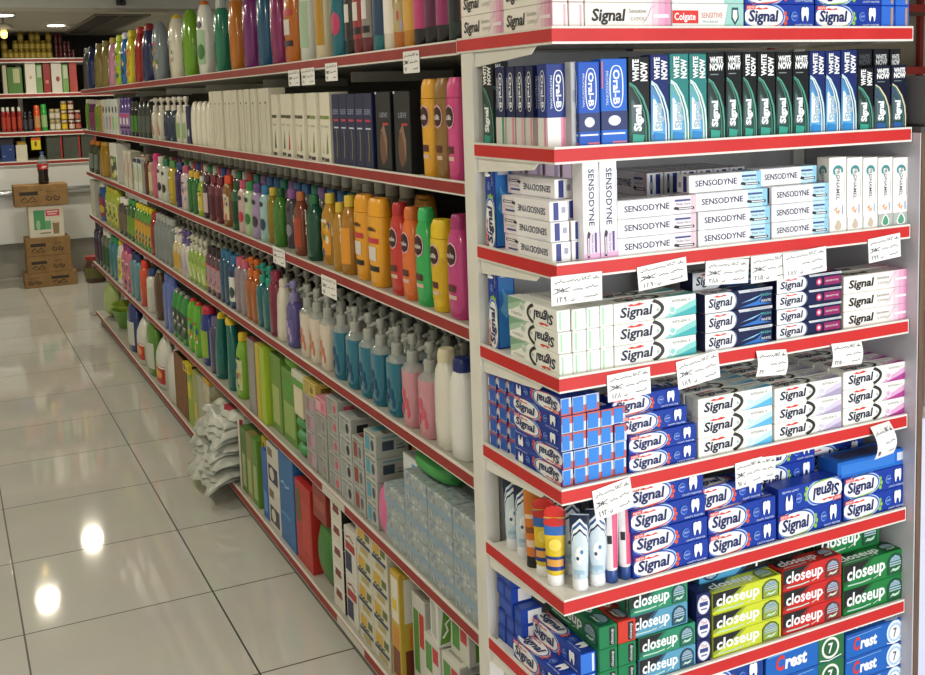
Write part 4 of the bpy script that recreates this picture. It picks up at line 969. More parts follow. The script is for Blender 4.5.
def Pm(s, pxs, h, w, d, body, desc, head='#a6a8a2', label=None, mark=None, clear=True, collar=None, x=.014, row='front', y=None):
    for px in (pxs if isinstance(pxs, (list, tuple)) else [pxs]):
        add(s, px, desc, 'pump_bottle', 'pump bottle', ('p', h, w, d, body, head, label, mark, clear, collar), lambda: pump(h, w, d, body, head, label, mark, clear, collar), d, x, row=row, y=y, jit=8)
def K(s, pxs, h, w, d, base, desc, deco=(), name='carton', cat='box', x=.014, row='front', dz=0, y=None, pillow=0, text=None, tc='#2a2a2a', mat=None, fixed=None, jit=.6, rz=-90):
    for px in (pxs if isinstance(pxs, (list, tuple)) else [pxs]):
        add(s, px, desc, name, cat, ('k', h, w, d, base, str(deco), pillow, text, mat.name if mat else None), lambda: pack(h, w, d, base, deco, name=name, pillow=pillow, text=text, tc=tc, mat=mat), d, x, row=row, dz=dz, y=y, fixed=fixed, jit=jit, rz=rz)
# ---- top aisle shelf
tall = 'tall %s bottle'
for px, body, cap, desc, lb, mk, tx in (
 (452, '#a8262e', '#c23a3a', 'tall red shampoo bottle', '#8f1c28', None, None),
 (446.5, '#16302f', '#1f8f86', 'tall black and teal shampoo bottle', '#141a1e', 'vert', 'EVE'),
 (438.5, '#1a1518', '#241a22', 'tall black shampoo bottle with magenta foot', '#9a2a68', None, 'EVE'),
 (428, '#17151a', '#241a22', 'tall black shampoo bottle with white letters', '#5a1440', None, 'EVE'),
 (418, '#18171c', '#1c1c22', 'tall black shampoo bottle with pink stripe', '#c23a78', None, None),
 (410.5, '#c98a2a', '#d9a23a', 'tall gold shampoo bottle', '#d8a54a', None, None),
 (402.5, '#c2702a', '#c9a24a', 'tall orange shampoo bottle with red berry mark', '#b8a878', 'flower', None),
 (393, '#e6ddcc', '#8f2a28', 'tall cream shampoo bottle with dark red foot', '#efe8dc', None, 'LSEVE'),
 (382, '#1c6f7a', '#17505f', 'tall teal shampoo bottle with pink print', '#1a3f5f', None, 'ELSEVE'),
 (371, '#6a2430', '#8f8a88', 'tall maroon bottle with grey bands', '#8f8580', 'bands', None),
 (362, '#7a2430', '#d9d2c8', 'tall maroon bottle with white band', '#9a3038', 'bands', None),
 (353.5, '#17171a', '#54202a', 'tall black bottle with red top', '#2a2024', 'bands', None),
 (340, '#1a6f80', '#176a78', 'tall teal bottle with a pink disc', None, 'disc', '#c23a68'),
 (323.5, '#ddcfae', '#c2902a', 'tall cream bottle with gold foot', '#b98a2e', None, 'ELSEVE'),
 (308, '#d9dcd2', '#cfd6c8', 'tall white bottle with green leaf print', '#a9c4a4', 'vert', 'ACT')):
    B(1, px, 'slim', .30, .072, .062, body, cap, desc, lb, mk, tx)
for px, body, cap, desc, w_ in ((293, '#c26a1c', '#c9c2b8', 'wide orange shower bottle with clear cap', .11), (278.5, '#8f2a66', '#8f8a92', 'tall magenta shower bottle', .09), (265, '#1d5a80', '#c2c4c6', 'tall blue shower bottle', .10), (250.5, '#7f2a78', '#8f8a92', 'tall purple shower bottle', .10), (236.5, '#c9761f', '#b8b2a8', 'tall orange shower bottle', .095), (221.5, '#1f7f62', '#a8b0aa', 'tall green-teal shower bottle', .11)):
    B(1, px, 'flat' if w_ < .1 else 'slim', .30, w_, .06, body, cap, desc, None, 'bands' if px == 293 else None)
B(1, 205, 'slope', .31, .13, .07, '#e6e6de', '#d8722a', 'white jug-like bottle with green leaf label', '#9fc49a', 'disc', '#3f7a3a', name='softener_bottle')
for px, body, cap, desc, lb, mk in ((190, '#6fa324', '#6fa324', 'rounded lime green softener bottle', None, None), (176.5, '#e6e0cf', '#e2c02a', 'rounded cream softener bottle with yellow cap', None, 'flower'), (159.5, '#8f9aa2', '#8f9aa2', 'rounded silver-grey softener bottle', None, 'flower')):
    B(1, px, 'slope', .30, .15, .08, body, cap, desc, lb, mk, name='softener_bottle')
for px, body, cap, desc in ((149, '#2a3468', '#8f2430', 'slender navy bottle with red cap'), (141, '#a8241f', '#c23a2a', 'shiny red detergent bottle'), (132.5, '#d8c922', '#e2d22a', 'yellow detergent bottle'), (126.5, '#1f68a8', '#dfe2e6', 'blue detergent bottle with white cap'), (120.5, '#a9c22e', '#c2d83a', 'lime detergent bottle'), (114, '#c98aa8', '#b8a23a', 'pink detergent bottle'), (106.5, '#8f8040', '#8f8040', 'olive gold detergent bottle'), (99.5, '#948648', '#948648', 'pale olive detergent bottle'), (92.5, '#22357a', '#1a2450', 'deep blue detergent bottle'), (87.5, '#1a1c22', '#2a2c34', 'black detergent bottle'), (83.2, '#5a5a5c', '#c2c4c6', 'dark silver detergent bottle')):
    B(1, px, 'wave', .31, .16 if px > 95 else .11, .085, body, cap, desc, None, 'flower' if body in ('#d8c922', '#1f68a8', '#a9c22e') else None, name='detergent_bottle')
# ---- second aisle shelf
B(2, 456.5, 'tall', .225, .066, .045, '#d8488a', '#d8488a', 'magenta shampoo bottle with dark round badge', None, 'oval', 'silk')
B(2, 444.5, 'tall', .225, .066, .045, '#8f6a34', '#8f6a34', 'bronze shampoo bottle with dark round badge', None, 'oval', 'silk')
B(2, 431, 'tall', .225, .066, .045, '#e8a92a', '#e8a92a', 'amber-yellow shampoo bottle with dark round badge', None, 'oval', 'silk')
hair = (('F', 'ell', .45, .30, .22, .22, '#6a4a38', 18), ('F', 'poly', [(.3,.5),(.55,.6),(.75,.4),(.7,.1),(.6,.35),(.45,.5)], '#8f6f5a'), ('F', 'text', 'LSEVE', .3, .68, .06, '#a9b0c4', .5), ('F', 'rect', .5, .58, .85, .61, '#c23a30'), ('F', 'rect', .0, .97, .1, 1, '#dfe2ea'))
navy = (('F', 'rect', .2, .62, .8, .65, '#c23a44'), ('F', 'text', 'ELSEVE', .15, .72, .07, '#a9b4d6', .7), ('F', 'line', [(.5,.1),(.6,.3),(.55,.5)], .006, '#8f8a5a'), ('F', 'rect', .25, .52, .85, .54, '#c9d2e6'))
K(2, [410.5, 391.5], .20, .098, .06, '#101219', 'black hair colour box picturing dark hair', hair, name='hair_colour_box', x=.016)
K(2, [376, 367.5, 359, 351, 343.7], .198, .074, .06, '#141c48', 'navy hair colour box with red bar', navy, name='hair_colour_box')
wl = lambda c: (('F', 'rect', .08, .02, .75, .07, '#3a3832'), ('F', 'rect', .05, .62, .95, .67, '#4a4838' if c != '#7f8f4a' else '#7f8f4a'), ('F', 'poly', [(.35,.12),(.7,.14),(.6,.45),(.45,.25)], c), ('F', 'rect', .2, .5, .8, .53, '#b8b4a4'))
for i, (px, c) in enumerate(((333, '#7f8f4a'), (325, '#7f8f4a'), (318.5, '#7f8f4a'), (313, '#8f8a6a'), (307.5, '#8f8a6a'), (301.5, '#c23a44'), (295.5, '#c23a44'), (288.5, '#3a6a58'), (281.5, '#4a4a44'))):
    K(2, px, .205, .07, .06, '#e2ddcc', 'white hair colour box with %s mark' % {'#7f8f4a': 'olive', '#8f8a6a': 'khaki', '#c23a44': 'red', '#3a6a58': 'green', '#4a4a44': 'grey'}[c], wl(c), name='hair_colour_box', x=.014+(.012 if i % 2 else 0))
cr = (('F', 'line', [(.35,.15),(.5,.35),(.42,.6),(.55,.75)], .004, '#8f8a7a'), ('F', 'ell', .45, .78, .12, .02, '#3a3834', 10))
for i, px in enumerate((273.3, 267, 260.5, 253.8, 247.6, 241.3, 236.5, 231.8, 226.3, 222, 217)):
    K(2, px, .228, .072, .06, '#dbd6c4', 'tall cream lotion box with faint script', cr, name='lotion_box', x=.014+(.01 if i % 3 == 1 else 0))
for i, px in enumerate((211, 206, 201, 196)):
    B(2, px, 'slope', .19, .075, .05, '#e2ddce', '#d6d1c2', 'short rounded white lotion bottle', None, None, None, name='lotion_bottle')
K(2, 192.5, .17, .07, .05, '#1d2450', 'short navy box with pale dot', (('F', 'ell', .5, .3, .25, .1, '#c9d2e2', 14),), name='lotion_box')
Pm(2, [186.5, 180.5], .215, .075, .05, '#dcdacb', 'white pump lotion with green leaf label', '#e2ddd0', '#8fae7a', None, False)
Pm(2, [174.5, 168.5], .215, .09, .055, '#3a4a5c', 'slate blue pump lotion with white head', '#e2ddd0', '#26324f', None, False)
Pm(2, [162, 156], .215, .085, .055, '#dedaca', 'white pump lotion with red mark', '#e2ddd0', None, '#c2684a', False)
B(2, [150.5, 146, 142], 'slope', .20, .09, .055, '#39433f', '#1a1d1c', 'dark grey-green lotion bottle', '#4f5a54', None, None, name='lotion_bottle')
B(2, [138, 134.5], 'slim', .20, .075, .05, '#171b18', '#1f2420', 'black lotion bottle with green foot', '#3f7a2a', name='lotion_bottle')
B(2, [130.8, 127.4, 124], 'flat', .225, .10, .055, '#5a4488', '#4a3478', 'violet lotion bottle', '#8f6aa8', 'bands', name='lotion_bottle')
for px, c in ((120.4, '#a9cf92'), (117, '#8fc27a'), (113.7, '#c98a9a'), (110.5, '#9aa2b8'), (107.5, '#b8c4cc')): K(2, px, .22, .11, .06, '#d3d8d2', 'pale carton with %s picture' % {'#a9cf92': 'pale green', '#8fc27a': 'leaf green', '#c98a9a': 'rose', '#9aa2b8': 'blue-grey', '#b8c4cc': 'ice blue'}[c], (('FE', 'rect', .15, .12, .85, .5, c), ('FE', 'ell', .5, .7, .3, .1, '#3a3f4a', 12)), name='soap_carton')
B(2, 104.3, 'slim', .22, .10, .06, '#d0903f', '#d8d2c4', 'orange bottle among pale cartons', name='lotion_bottle')
B(2, [101.4, 98.6], 'slim', .22, .10, .06, '#94a63c', '#c9c4a8', 'yellow-green bottle with pale cap', '#7a9a3a', name='lotion_bottle')
B(2, [95.6, 92.8], 'flat', .225, .11, .06, '#6a2a62', '#c9b8c4', 'plum bottle with pale cap', '#8f3a6a', name='lotion_bottle')
B(2, 89.5, 'flat', .23, .13, .06, '#5f9a34', '#c9d8a8', 'bright green bottle at the far end', name='lotion_bottle')
# ---- third aisle shelf
B(3, 458.5, 'flat', .235, .078, .050, '#c23a80', '#a8306e', 'hot pink shampoo bottle with dark badge', None, 'oval', 'molive')
B(3, 441, 'tall', .215, .072, .05, '#e8c41f', '#e8c41f', 'yellow shampoo bottle with brown label', '#d8b01a', 'oval', 'silk')
B(3, 425.5, 'flat', .235, .074, .05, '#2fae5a', '#3fbf6a', 'green shampoo bottle with dark badge', None, 'oval', 'molive')
B(3, 411.5, 'flat', .23, .074, .05, '#e2702a', '#d8702f', 'orange shampoo bottle with dark badge', None, 'oval', 'molive')
B(3, 399.5, 'flat', .235, .074, .05, '#c2302a', '#b82a2a', 'red shampoo bottle with dark badge', None, 'oval', 'molive')
B(3, 378.5, 'tall', .235, .10, .055, '#eda622', '#eda622', 'broad amber-yellow shampoo bottle with dark script', None, 'bands', 'silk', x=.012)
B(3, 364, 'tall', .235, .09, .055, '#e8a022', '#e8a022', 'amber-yellow shampoo bottle behind its twin', None, 'bands', 'silk', x=.02)
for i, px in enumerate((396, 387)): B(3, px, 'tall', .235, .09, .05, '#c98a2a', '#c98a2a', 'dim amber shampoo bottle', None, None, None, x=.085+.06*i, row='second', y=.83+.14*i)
oilk = dict(name='oil_bottle', cat='bottle')
B(3, 349, 'oil', .225, .085, .06, '#a8741a', '#d8b83a', 'clear amber oil bottle with flame label', '#e2962a', 'vert', 'baby oil', **oilk)
B(3, 339.5, 'oil', .20, .072, .05, '#b0801f', '#d8b83a', 'clear amber oil bottle with yellow cap', None, 'vert', 'oil', **oilk)
B(3, 329.5, 'oil', .215, .08, .055, '#b8841f', '#d8bc42', 'clear amber oil bottle with orange label', '#e29a2a', 'flower', None, x=.03, **oilk)
B(3, 313.5, 'oil', .205, .085, .055, '#0f4a38', '#1f6a44', 'dark green baby oil bottle with white print', None, 'vert', 'baby oil', **oilk)
B(3, 300.5, 'oil', .205, .075, .05, '#7a3a22', '#b8683a', 'red-brown oil bottle with orange cap', '#a8442a', 'vert', 'oil', **oilk)
B(3, 291, 'slim', .20, .07, .05, '#4a4650', '#8f5a9a', 'grey bottle with violet cap', None, 'disc', '#8f8a96', x=.04, **oilk)
B(3, 280, 'oil', .20, .085, .055, '#3f7a22', '#1f5a2a', 'green oil bottle with dark green cap', None, None, **oilk)
B(3, 272.5, 'oil', .195, .07, .05, '#8f7a1f', '#d8b83a', 'olive oil bottle with yellow cap', None, None, x=.022, **oilk)
for px, c, cap, nm, dc in ((266, '#9fc4c4', '#2a78a8', 'pale blue', '#2a4a5a'), (258, '#a892b8', '#6a4a8f', 'lavender', '#3a3a44'), (250.5, '#b4cca4', '#2f8f4f', 'pale green', '#2f7a3a'), (244, '#cfb2b4', '#c2506a', 'pale pink', '#c23a50')):
    B(3, px, 'slim', .20, .07, .05, c, cap, '%s bath bottle with a round mark' % nm, None, 'disc', dc, name='bath_bottle')
B(3, 237.5, 'slim', .19, .07, .05, '#1c5a34', '#1f4a2a', 'dark green bath bottle', '#143a24', name='bath_bottle')
B(3, 229, 'slim', .205, .085, .05, '#8a5a1f', '#e0522a', 'amber bath bottle with orange cap', '#d8c9a8', 'flower', name='bath_bottle')
B(3, [221, 214.5], 'slim', .19, .075, .05, '#6a1f34', '#7a2a40', 'maroon bath bottle', '#54182a', None, None, name='bath_bottle')
B(3, 208, 'slim', .185, .07, .05, '#3a1f2c', '#4a2a38', 'blackish maroon bath bottle', '#c9b2b4', name='bath_bottle')
B(3, 202.5, 'oil', .175, .07, .05, '#8fae2f', '#c9ccc2', 'lime bath bottle with clear cap', '#d8c23a', 'flower', name='bath_bottle')
B(3, [197.5, 192.5], 'slim', .19, .075, .05, '#1f6a2a', '#d0a83a', 'green bath bottle with golden cap', None, name='bath_bottle')
B(3, 186.5, 'slim', .205, .09, .055, '#d6c2c6', '#b85a7a', 'pale pink bath bottle with rose cap', None, 'flower', name='bath_bottle')
B(3, 180.5, 'slim', .215, .085, .055, '#3f2468', '#2f4a7a', 'deep purple bath bottle', '#2f1c54', name='bath_bottle')
B(3, 173.5, 'slim', .215, .11, .055, '#b8a23a', '#5a8f4a', 'yellow bath bottle with fruit print', '#c9a82f', 'flower', name='bath_bottle')
B(3, 166.5, 'slim', .215, .08, .055, '#d2d8d0', '#2a7a54', 'white bath bottle with green cap', None, 'disc', '#2a2c30', name='bath_bottle')
B(3, 162, 'slim', .225, .08, .055, '#dcd8cc', '#d6d2c4', 'ivory bath bottle with dark dots', None, 'disc', '#2a2c30', name='bath_bottle')
B(3, 157.5, 'flat', .235, .08, .055, '#c9608a', '#e02f86', 'pink bath bottle with hot pink cap', None, None, name='bath_bottle')
B(3, 153, 'slim', .22, .08, .055, '#b89a78', '#2a1c18', 'beige bath bottle with black cap', '#d0b892', name='bath_bottle')
B(3, 148.8, 'slim', .22, .08, .055, '#5a2420', '#8f7468', 'brown-red bath bottle with clear cap', None, name='bath_bottle')
K(3, [144, 139.5], .19, .12, .06, '#cfd4c8', 'pale carton with teal and gold stripes', (('FE', 'rect', .0, .86, 1, 1, '#2a2454'), ('FE', 'rect', .1, .3, .3, .8, '#4fa89a'), ('FE', 'rect', .6, .3, .8, .7, '#c9a23a')), name='soap_carton')
K(3, [134, 129.8], .22, .12, .06, '#cbc5b4', 'whitish carton with pale red bar', (('FE', 'rect', .1, .3, .3, .7, '#b86a5a'), ('FE', 'rect', .5, .2, .8, .9, '#b8ae9a')), name='soap_carton')
K(3, 119, .25, .30, .09, '#dfe0d8', 'large white pack with leafy yellow-green print', (('FE', 'rect', .06, .04, .94, .66, '#5a6a3a'), ('FE', 'ell', .3, .5, .15, .1, '#dfe6b8', 12), ('FE', 'ell', .6, .4, .18, .12, '#26361c', 12), ('FE', 'ell', .5, .2, .3, .1, '#c9c83a', 12), ('FE', 'ell', .75, .25, .15, .08, '#e2e0c8', 12), ('FE', 'ell', .35, .3, .14, .1, '#31451f', 12), ('FE', 'ell', .7, .58, .15, .06, '#8fae5a', 12)), name='diaper_pack', cat='pack')
B(3, [106.8, 104], 'wave', .24, .12, .08, '#a8821f', '#b8922a', 'mustard bottle without a label', None, name='cleaner_bottle')
B(3, [98.5, 94.5, 90.8], 'wave', .235, .13, .08, '#3f4a34', '#d87a2a', 'dark green bottle with orange cap', '#7a8a84', name='cleaner_bottle')
rr = random.Random(3)
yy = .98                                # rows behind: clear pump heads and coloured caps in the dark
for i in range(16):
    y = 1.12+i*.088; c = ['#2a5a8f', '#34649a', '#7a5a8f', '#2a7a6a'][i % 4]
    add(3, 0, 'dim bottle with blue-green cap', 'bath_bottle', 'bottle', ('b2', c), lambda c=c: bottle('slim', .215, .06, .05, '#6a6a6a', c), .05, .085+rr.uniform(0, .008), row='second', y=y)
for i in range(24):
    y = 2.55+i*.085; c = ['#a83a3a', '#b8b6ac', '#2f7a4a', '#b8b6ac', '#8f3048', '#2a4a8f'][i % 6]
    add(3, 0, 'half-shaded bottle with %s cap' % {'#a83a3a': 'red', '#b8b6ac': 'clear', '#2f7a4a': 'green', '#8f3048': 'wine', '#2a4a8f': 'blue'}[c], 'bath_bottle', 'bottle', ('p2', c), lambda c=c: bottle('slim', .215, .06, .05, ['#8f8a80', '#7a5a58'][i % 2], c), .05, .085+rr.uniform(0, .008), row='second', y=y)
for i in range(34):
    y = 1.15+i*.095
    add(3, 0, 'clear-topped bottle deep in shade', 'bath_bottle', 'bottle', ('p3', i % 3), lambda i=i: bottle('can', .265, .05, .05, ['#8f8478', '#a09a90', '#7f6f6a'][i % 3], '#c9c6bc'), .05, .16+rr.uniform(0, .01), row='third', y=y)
# ---- fourth aisle shelf
wm = dict(head='#e6e2d8', clear=False)
B(4, 461, 'flat', .235, .085, .055, '#e6e6e2', '#1c2a6a', 'white lotion bottle with navy cap', None, None, None, name='lotion_bottle')
B(4, 445.5, 'flat', .24, .08, .055, '#e2ded2', '#d8cfae', 'white lotion bottle with cream cap', None, None, None, name='lotion_bottle')
Pm(4, [428.5, 411.5], .235, .076, .055, '#cf8f9a', 'pink liquid soap pump with white curl', label=None, mark='#d6536a')
Pm(4, [396, 380, 368, 354.5, 341], .235, .078, .056, '#15708a', 'turquoise liquid soap pump', mark='#0f4a74')
Pm(4, [327.5, 316.8, 307.5], .235, .074, .055, '#dccfbe', 'white liquid soap pump with peach roses', mark='#cf7a5a')
Pm(4, 293.5, .225, .08, .055, '#5a5090', 'violet liquid soap pump', '#8f86b8', '#6a60a0', '#b8a8c4', False)
B(4, 283.5, 'wave', .215, .08, .055, '#ddd6c6', '#d6d0c0', 'white soap bottle with a curved waist', None, None, name='soap_bottle')
B(4, 276, 'slim', .23, .075, .055, '#7a1f3c', '#8f2a48', 'maroon soap bottle', None, None, name='soap_bottle')
Pm(4, [269.5, 263.2], .235, .085, .06, '#12666c', 'teal liquid soap pump with teal head', '#2a9a86', None, None, False)
Pm(4, [257.5, 252], .24, .08, .055, '#a8581c', 'amber liquid soap pump with orange head', '#d8702a', None, None, False)
B(4, [246.5, 241], 'slim', .22, .075, .055, '#94848c', '#c9607a', 'mauve soap bottle with pink cap', None, None, name='soap_bottle')
B(4, 235, 'slim', .215, .075, .055, '#1f4a74', '#2a6a9a', 'blue soap bottle with round white label', '#dfe2dc', 'disc', '#3a4a44', name='soap_bottle')
B(4, [230, 225.5], 'slim', .22, .08, .055, '#1a4a6a', '#2a6a8f', 'dark blue soap bottle', None, None, name='soap_bottle')
B(4, [220.5, 216, 211.5], 'slim', .205, .08, .055, '#5a3a4a', '#2a1c22', 'dark bottle with pink blossom print', '#b88a9a', 'flower', name='soap_bottle')
Pm(4, [206.5, 202, 197.5, 193.5], .215, .08, .055, '#8fae4a', 'lime soap pump with pale head', '#c9c8b4', '#a8c45a', '#e2e6c8', False)
Pm(4, [189.3, 185.3], .22, .085, .055, '#cfc9c4', 'white soap pump with violet head', '#6a5a9a', None, '#a89ab8', False)
Pm(4, [181.2, 177.8], .215, .08, .055, '#cdbf92', 'straw-coloured soap pump with white head', '#e2ddd0', '#c9a23a', None, False)
B(4, [173.5, 170, 166.5, 163, 159.6], 'oil', .24, .10, .07, '#7f8a8a', '#a8aca8', 'clear silvery bottle', None, None, name='cleaner_bottle')
B(4, 156, 'slim', .235, .10, .07, '#8f201c', '#a82a22', 'red cleaner bottle', None, None, name='cleaner_bottle')
B(4, [152.5, 149.2, 146, 142.8, 139.6], 'wave', .245, .115, .075, '#4f8f2a', '#d8c82a', 'green cleaner bottle with yellow cap and fruit print', '#c9a02a', 'flower', name='cleaner_bottle')
B(4, [135.5, 131.8], 'wave', .245, .12, .075, '#2a5a22', '#3f8f4a', 'dark green cleaner bottle', '#6a8f2a', None, name='cleaner_bottle')
B(4, [127.5, 123.6], 'slim', .235, .12, .075, '#4a4440', '#dcd8cc', 'dark brown cleaner bottle with white cap', '#6a5a4a', None, name='cleaner_bottle')
B(4, [119.2, 115, 111], 'flat', .27, .15, .09, '#a8b43a', '#b8b43a', 'olive-lime detergent bottle', '#c2c45a', 'flower', name='detergent_bottle')
B(4, 105, 'flat', .28, .24, .10, '#2a5c9a', '#dfe0dc', 'blue detergent bottle with red badge and white cap', '#8f2a4a', 'disc', '#c9b23a', name='detergent_bottle')
K(4, [98.6, 95.8, 93.2], .27, .11, .08, '#c6c6ba', 'tall pale carton at the far end', (('FE', 'rect', .1, .1, .3, .9, '#aeb4a8'),), name='detergent_carton')
for r in range(1, 4):
    for i in range(11 if r < 3 else 9):
        y = .60+i*.088+.03*(r % 2)
        c = ['#8f6a70', '#8f6a70', '#12566c', '#12566c', '#12566c', '#12566c', '#12566c', '#b8aa9a', '#b8aa9a', '#b8aa9a', '#6a5a80'][i]
        add(4, 0, '%s soap pump' % {'#8f6a70': 'pink', '#12566c': 'turquoise', '#b8aa9a': 'whitish', '#6a5a80': 'violet'}[c], 'pump_bottle', 'pump bottle', ('pb', c), lambda c=c: pump(.235, .074, .055, c), .055, .014+.064*r+rr.uniform(0, .004), row=['', 'second', 'third', 'last'][r], y=y, jit=25)
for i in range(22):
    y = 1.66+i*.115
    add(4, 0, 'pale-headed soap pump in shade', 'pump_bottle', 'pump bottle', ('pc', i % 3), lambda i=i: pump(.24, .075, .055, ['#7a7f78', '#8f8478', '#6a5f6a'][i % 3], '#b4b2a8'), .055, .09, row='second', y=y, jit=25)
K(4, 0, .05, .10, .10, '#3f78b0', 'light blue small carton', (('FE', 'ell', .3, .4, .12, .22, '#e2d2c4', 12), ('FE', 'ell', .65, .4, .12, .22, '#d87a4a', 12)), x=.10, y=.475, dz=.2404, fixed='light blue small carton lying on bottle tops by the post, fourth aisle shelf', row='top')
B(4, 0, 'flat', .24, .08, .055, '#d6d2c6', '#d0c7a6', 'white lotion bottle', None, None, x=.1, y=.44, row='second', name='lotion_bottle'); B(4, 0, 'flat', .24, .08, .055, '#d6d2c6', '#d0c7a6', 'white lotion bottle', None, None, x=.1, y=.525, row='second', name='lotion_bottle')
# ---- fifth aisle shelf
TISSUE = spots('tissue_print', '#9ba6aa', ['#8493a0', '#bcc2c0', '#8a8f88', '#a9b6be', '#7f92a6'], 55, .42, .25)
LOGO = (('F', 'rect', .0, .30, 1, .56, '#7fa3c4'), ('F', 'rect', .3, .02, .5, .98, '#a9c4d8'))
def brick(nm): return dict(name='tissue_pack', cat='tissue pack', mat=TISSUE, jit=.3)
for r in range(3):
    for c in range(4):
        y = .455+.145*c; z = .081*r
        if r == 2 and c > 2: continue
        K(5, 0, .0795, .142, .15, '#9ba6aa', 'x', (('F', 'rect', .02, .38, .98, .60, '#8aa2b6'), ('R', 'rect', .02, .38, .98, .60, '#8aa2b6')), y=y, dz=z, row='tissue', fixed='blue-grey wrapped tissue pack, layer %s, %s column from the post, fifth aisle shelf' % (ORD[r+1], ORD[c+1]), x=.016, **brick(0))
K(5, 0, .075, .12, .12, '#dfe2e4', 'x', (('F', 'rect', .5, .2, .8, .8, '#5aa0d8'), ('R', 'rect', .5, .1, .85, .7, '#5aa0d8'), ('R', 'line', [(.12,.4),(.25,.6),(.32,.42),(.5,.58),(.6,.42),(.75,.6)], .006, '#4a3f9a'), ('T', 'rect', .1, .1, .5, .5, '#c2ccd8')), name='tissue_pack', cat='tissue pack', y=.89, dz=.163, x=.07, row='misc', fixed='opened white tissue pack with blue patch on the fourth column, fifth aisle shelf')
K(5, 0, .055, .2, .10, '#3f9a4a', 'x', (), name='towel_pack', cat='pack', y=.72, dz=.2435, x=.03, row='misc', pillow=1, fixed='green soft pack lying on the blue-grey tissue packs, fifth aisle shelf')
K(5, 0, .06, .2, .10, '#c9c2a8', 'x', (), name='towel_pack', cat='pack', y=.72, dz=.2435, x=.16, row='misc', pillow=1, fixed='cream soft roll lying behind the green pack, fifth aisle shelf')
gs = lambda c, c2: (('F', 'rect', .12, .2, .5, .8, c), ('F', 'ell', .72, .5, .14, .24, c2, 12), ('F', 'rect', .12, .85, .55, .9, '#5f6264'), ('F', 'rect', .6, .08, .9, .13, '#6f7274'), ('F', 'rect', .12, .08, .4, .12, '#7f8284'), ('F', 'rect', .62, .84, .9, .88, c2), ('R', 'rect', .2, .3, .55, .7, c2), ('R', 'rect', .62, .3, .9, .36, '#5f6264'), ('R', 'rect', .62, .45, .85, .5, '#7f8284'), ('R', 'rect', .2, .82, .9, .88, c), ('T', 'rect', .1, .15, .55, .85, c), ('T', 'rect', .65, .3, .9, .4, '#7f8284'))
SB = dict(name='soap_box', cat='box')
def column(y, n, h, w, d, base, c, c2, nm, x=.016, dz=0, where='fifth aisle shelf', row='misc', name='soap_box'):
    for j in range(n): K(5 if 'fifth' in where else 6, 0, h-.0008, w, d, base, 'x', gs(c, c2), y=y, dz=dz+h*j, x=x, row=row, fixed='%s, layer %s, %s' % (nm, ORD[j+1], where), name=name, jit=1.2)
column(1.06, 4, .068, .085, .10, '#b2b5ae', '#4f9ab0', '#3a4a5a', 'white soap box with teal label beside the tissue')
column(1.06, 2, .07, .08, .09, '#d8922a', '#e2a84a', '#c9702a', 'orange box behind the teal-labelled soap boxes', x=.13, dz=.18)
K(5, 0, .14, .07, .05, '#d86a9a', 'x', (), name='sponge_pack', cat='pack', y=.975, x=.01, row='misc', dz=.0, pillow=1, fixed='pink soft pack squeezed beside the tissue packs, fifth aisle shelf')
column(1.16, 3, .075, .09, .10, '#a9aca8', '#8a3a34', '#5a5f66', 'pale soap box with red-brown end')
column(1.265, 4, .066, .10, .10, '#b0b2b0', '#98a0a0', '#23252c', 'white-grey boxed soap with black square')
column(1.375, 5, .058, .10, .10, '#a6a8a5', '#8f9492', '#c9546a', 'grey-white boxed soap with red dot')
K(5, 0, .13, .05, .05, '#2a5aa8', 'x', (), name='soap_box', cat='box', y=1.21, x=.005, row='misc2', dz=0, fixed='narrow blue box in front of the pale soap boxes, fifth aisle shelf') if False else None
column(1.49, 3, .07, .10, .10, '#a2a49e', '#8f928e', '#8f7f86', 'grey soap carton with mauve mark')
column(1.60, 4, .06, .10, .10, '#aaa4a6', '#a07a86', '#c98fa8', 'lilac-white soap box')
column(1.49, 1, .05, .10, .10, '#d88fa0', '#e2a8b4', '#c96a84', 'small pink box on the grey soap cartons', dz=.211)
column(1.60, 1, .05, .12, .10, '#c9b45a', '#b8a24a', '#7a6a2a', 'yellowish box on the lilac-white boxes', dz=.241)
for j in range(3): K(5, 0, .045, .12, .10, '#3f8f4f', 'x', (), name='sponge_pack', cat='pack', y=1.73, dz=.046*j, x=.016, row='misc', pillow=1, fixed='green foil pack, layer %s of three stacked, fifth aisle shelf' % ORD[j+1])
K(5, 0, .10, .10, .10, '#d2cba8', 'x', (('FR', 'rect', .08, .1, .92, .9, '#ddd6b8'),), y=1.73, dz=.139, x=.018, row='misc', fixed='cream box standing on three green foil packs, fifth aisle shelf', **SB)
K(5, 0, .05, .13, .10, '#cfd2c0', 'x', (('T', 'rect', .1, .1, .9, .9, '#b4c49a'), ('F', 'rect', .0, .0, 1, .5, '#5f9a3a')), y=1.73, dz=.24, x=.018, row='misc', fixed='flat green and white box on top of the cream box, fifth aisle shelf', **SB)
K(5, 0, .26, .15, .09, '#5f8f34', 'x', (('FR', 'rect', .1, .1, .9, .55, '#8fae5a'), ('FR', 'ell', .5, .75, .3, .12, '#4f9a2a', 14)), name='wipes_pack', cat='pack', y=1.885, row='misc', x=.03, pillow=0, fixed='tall green patterned pack beside the stacked green boxes, fifth aisle shelf')
K(5, 0, .06, .12, .08, '#6fa32f', 'x', (), name='wipes_pack', cat='pack', y=1.885, row='misc', x=.03, dz=.262, pillow=1, fixed='bright green soft pack on top of the tall green pack, fifth aisle shelf')
K(5, 0, .28, .14, .09, '#6a8f3a', 'x', (('FR', 'rect', .2, .1, .8, .6, '#a8b86a'),), name='wipes_pack', cat='pack', y=2.045, row='misc', x=.03, fixed='olive green tall pack beside the lime carton, fifth aisle shelf')
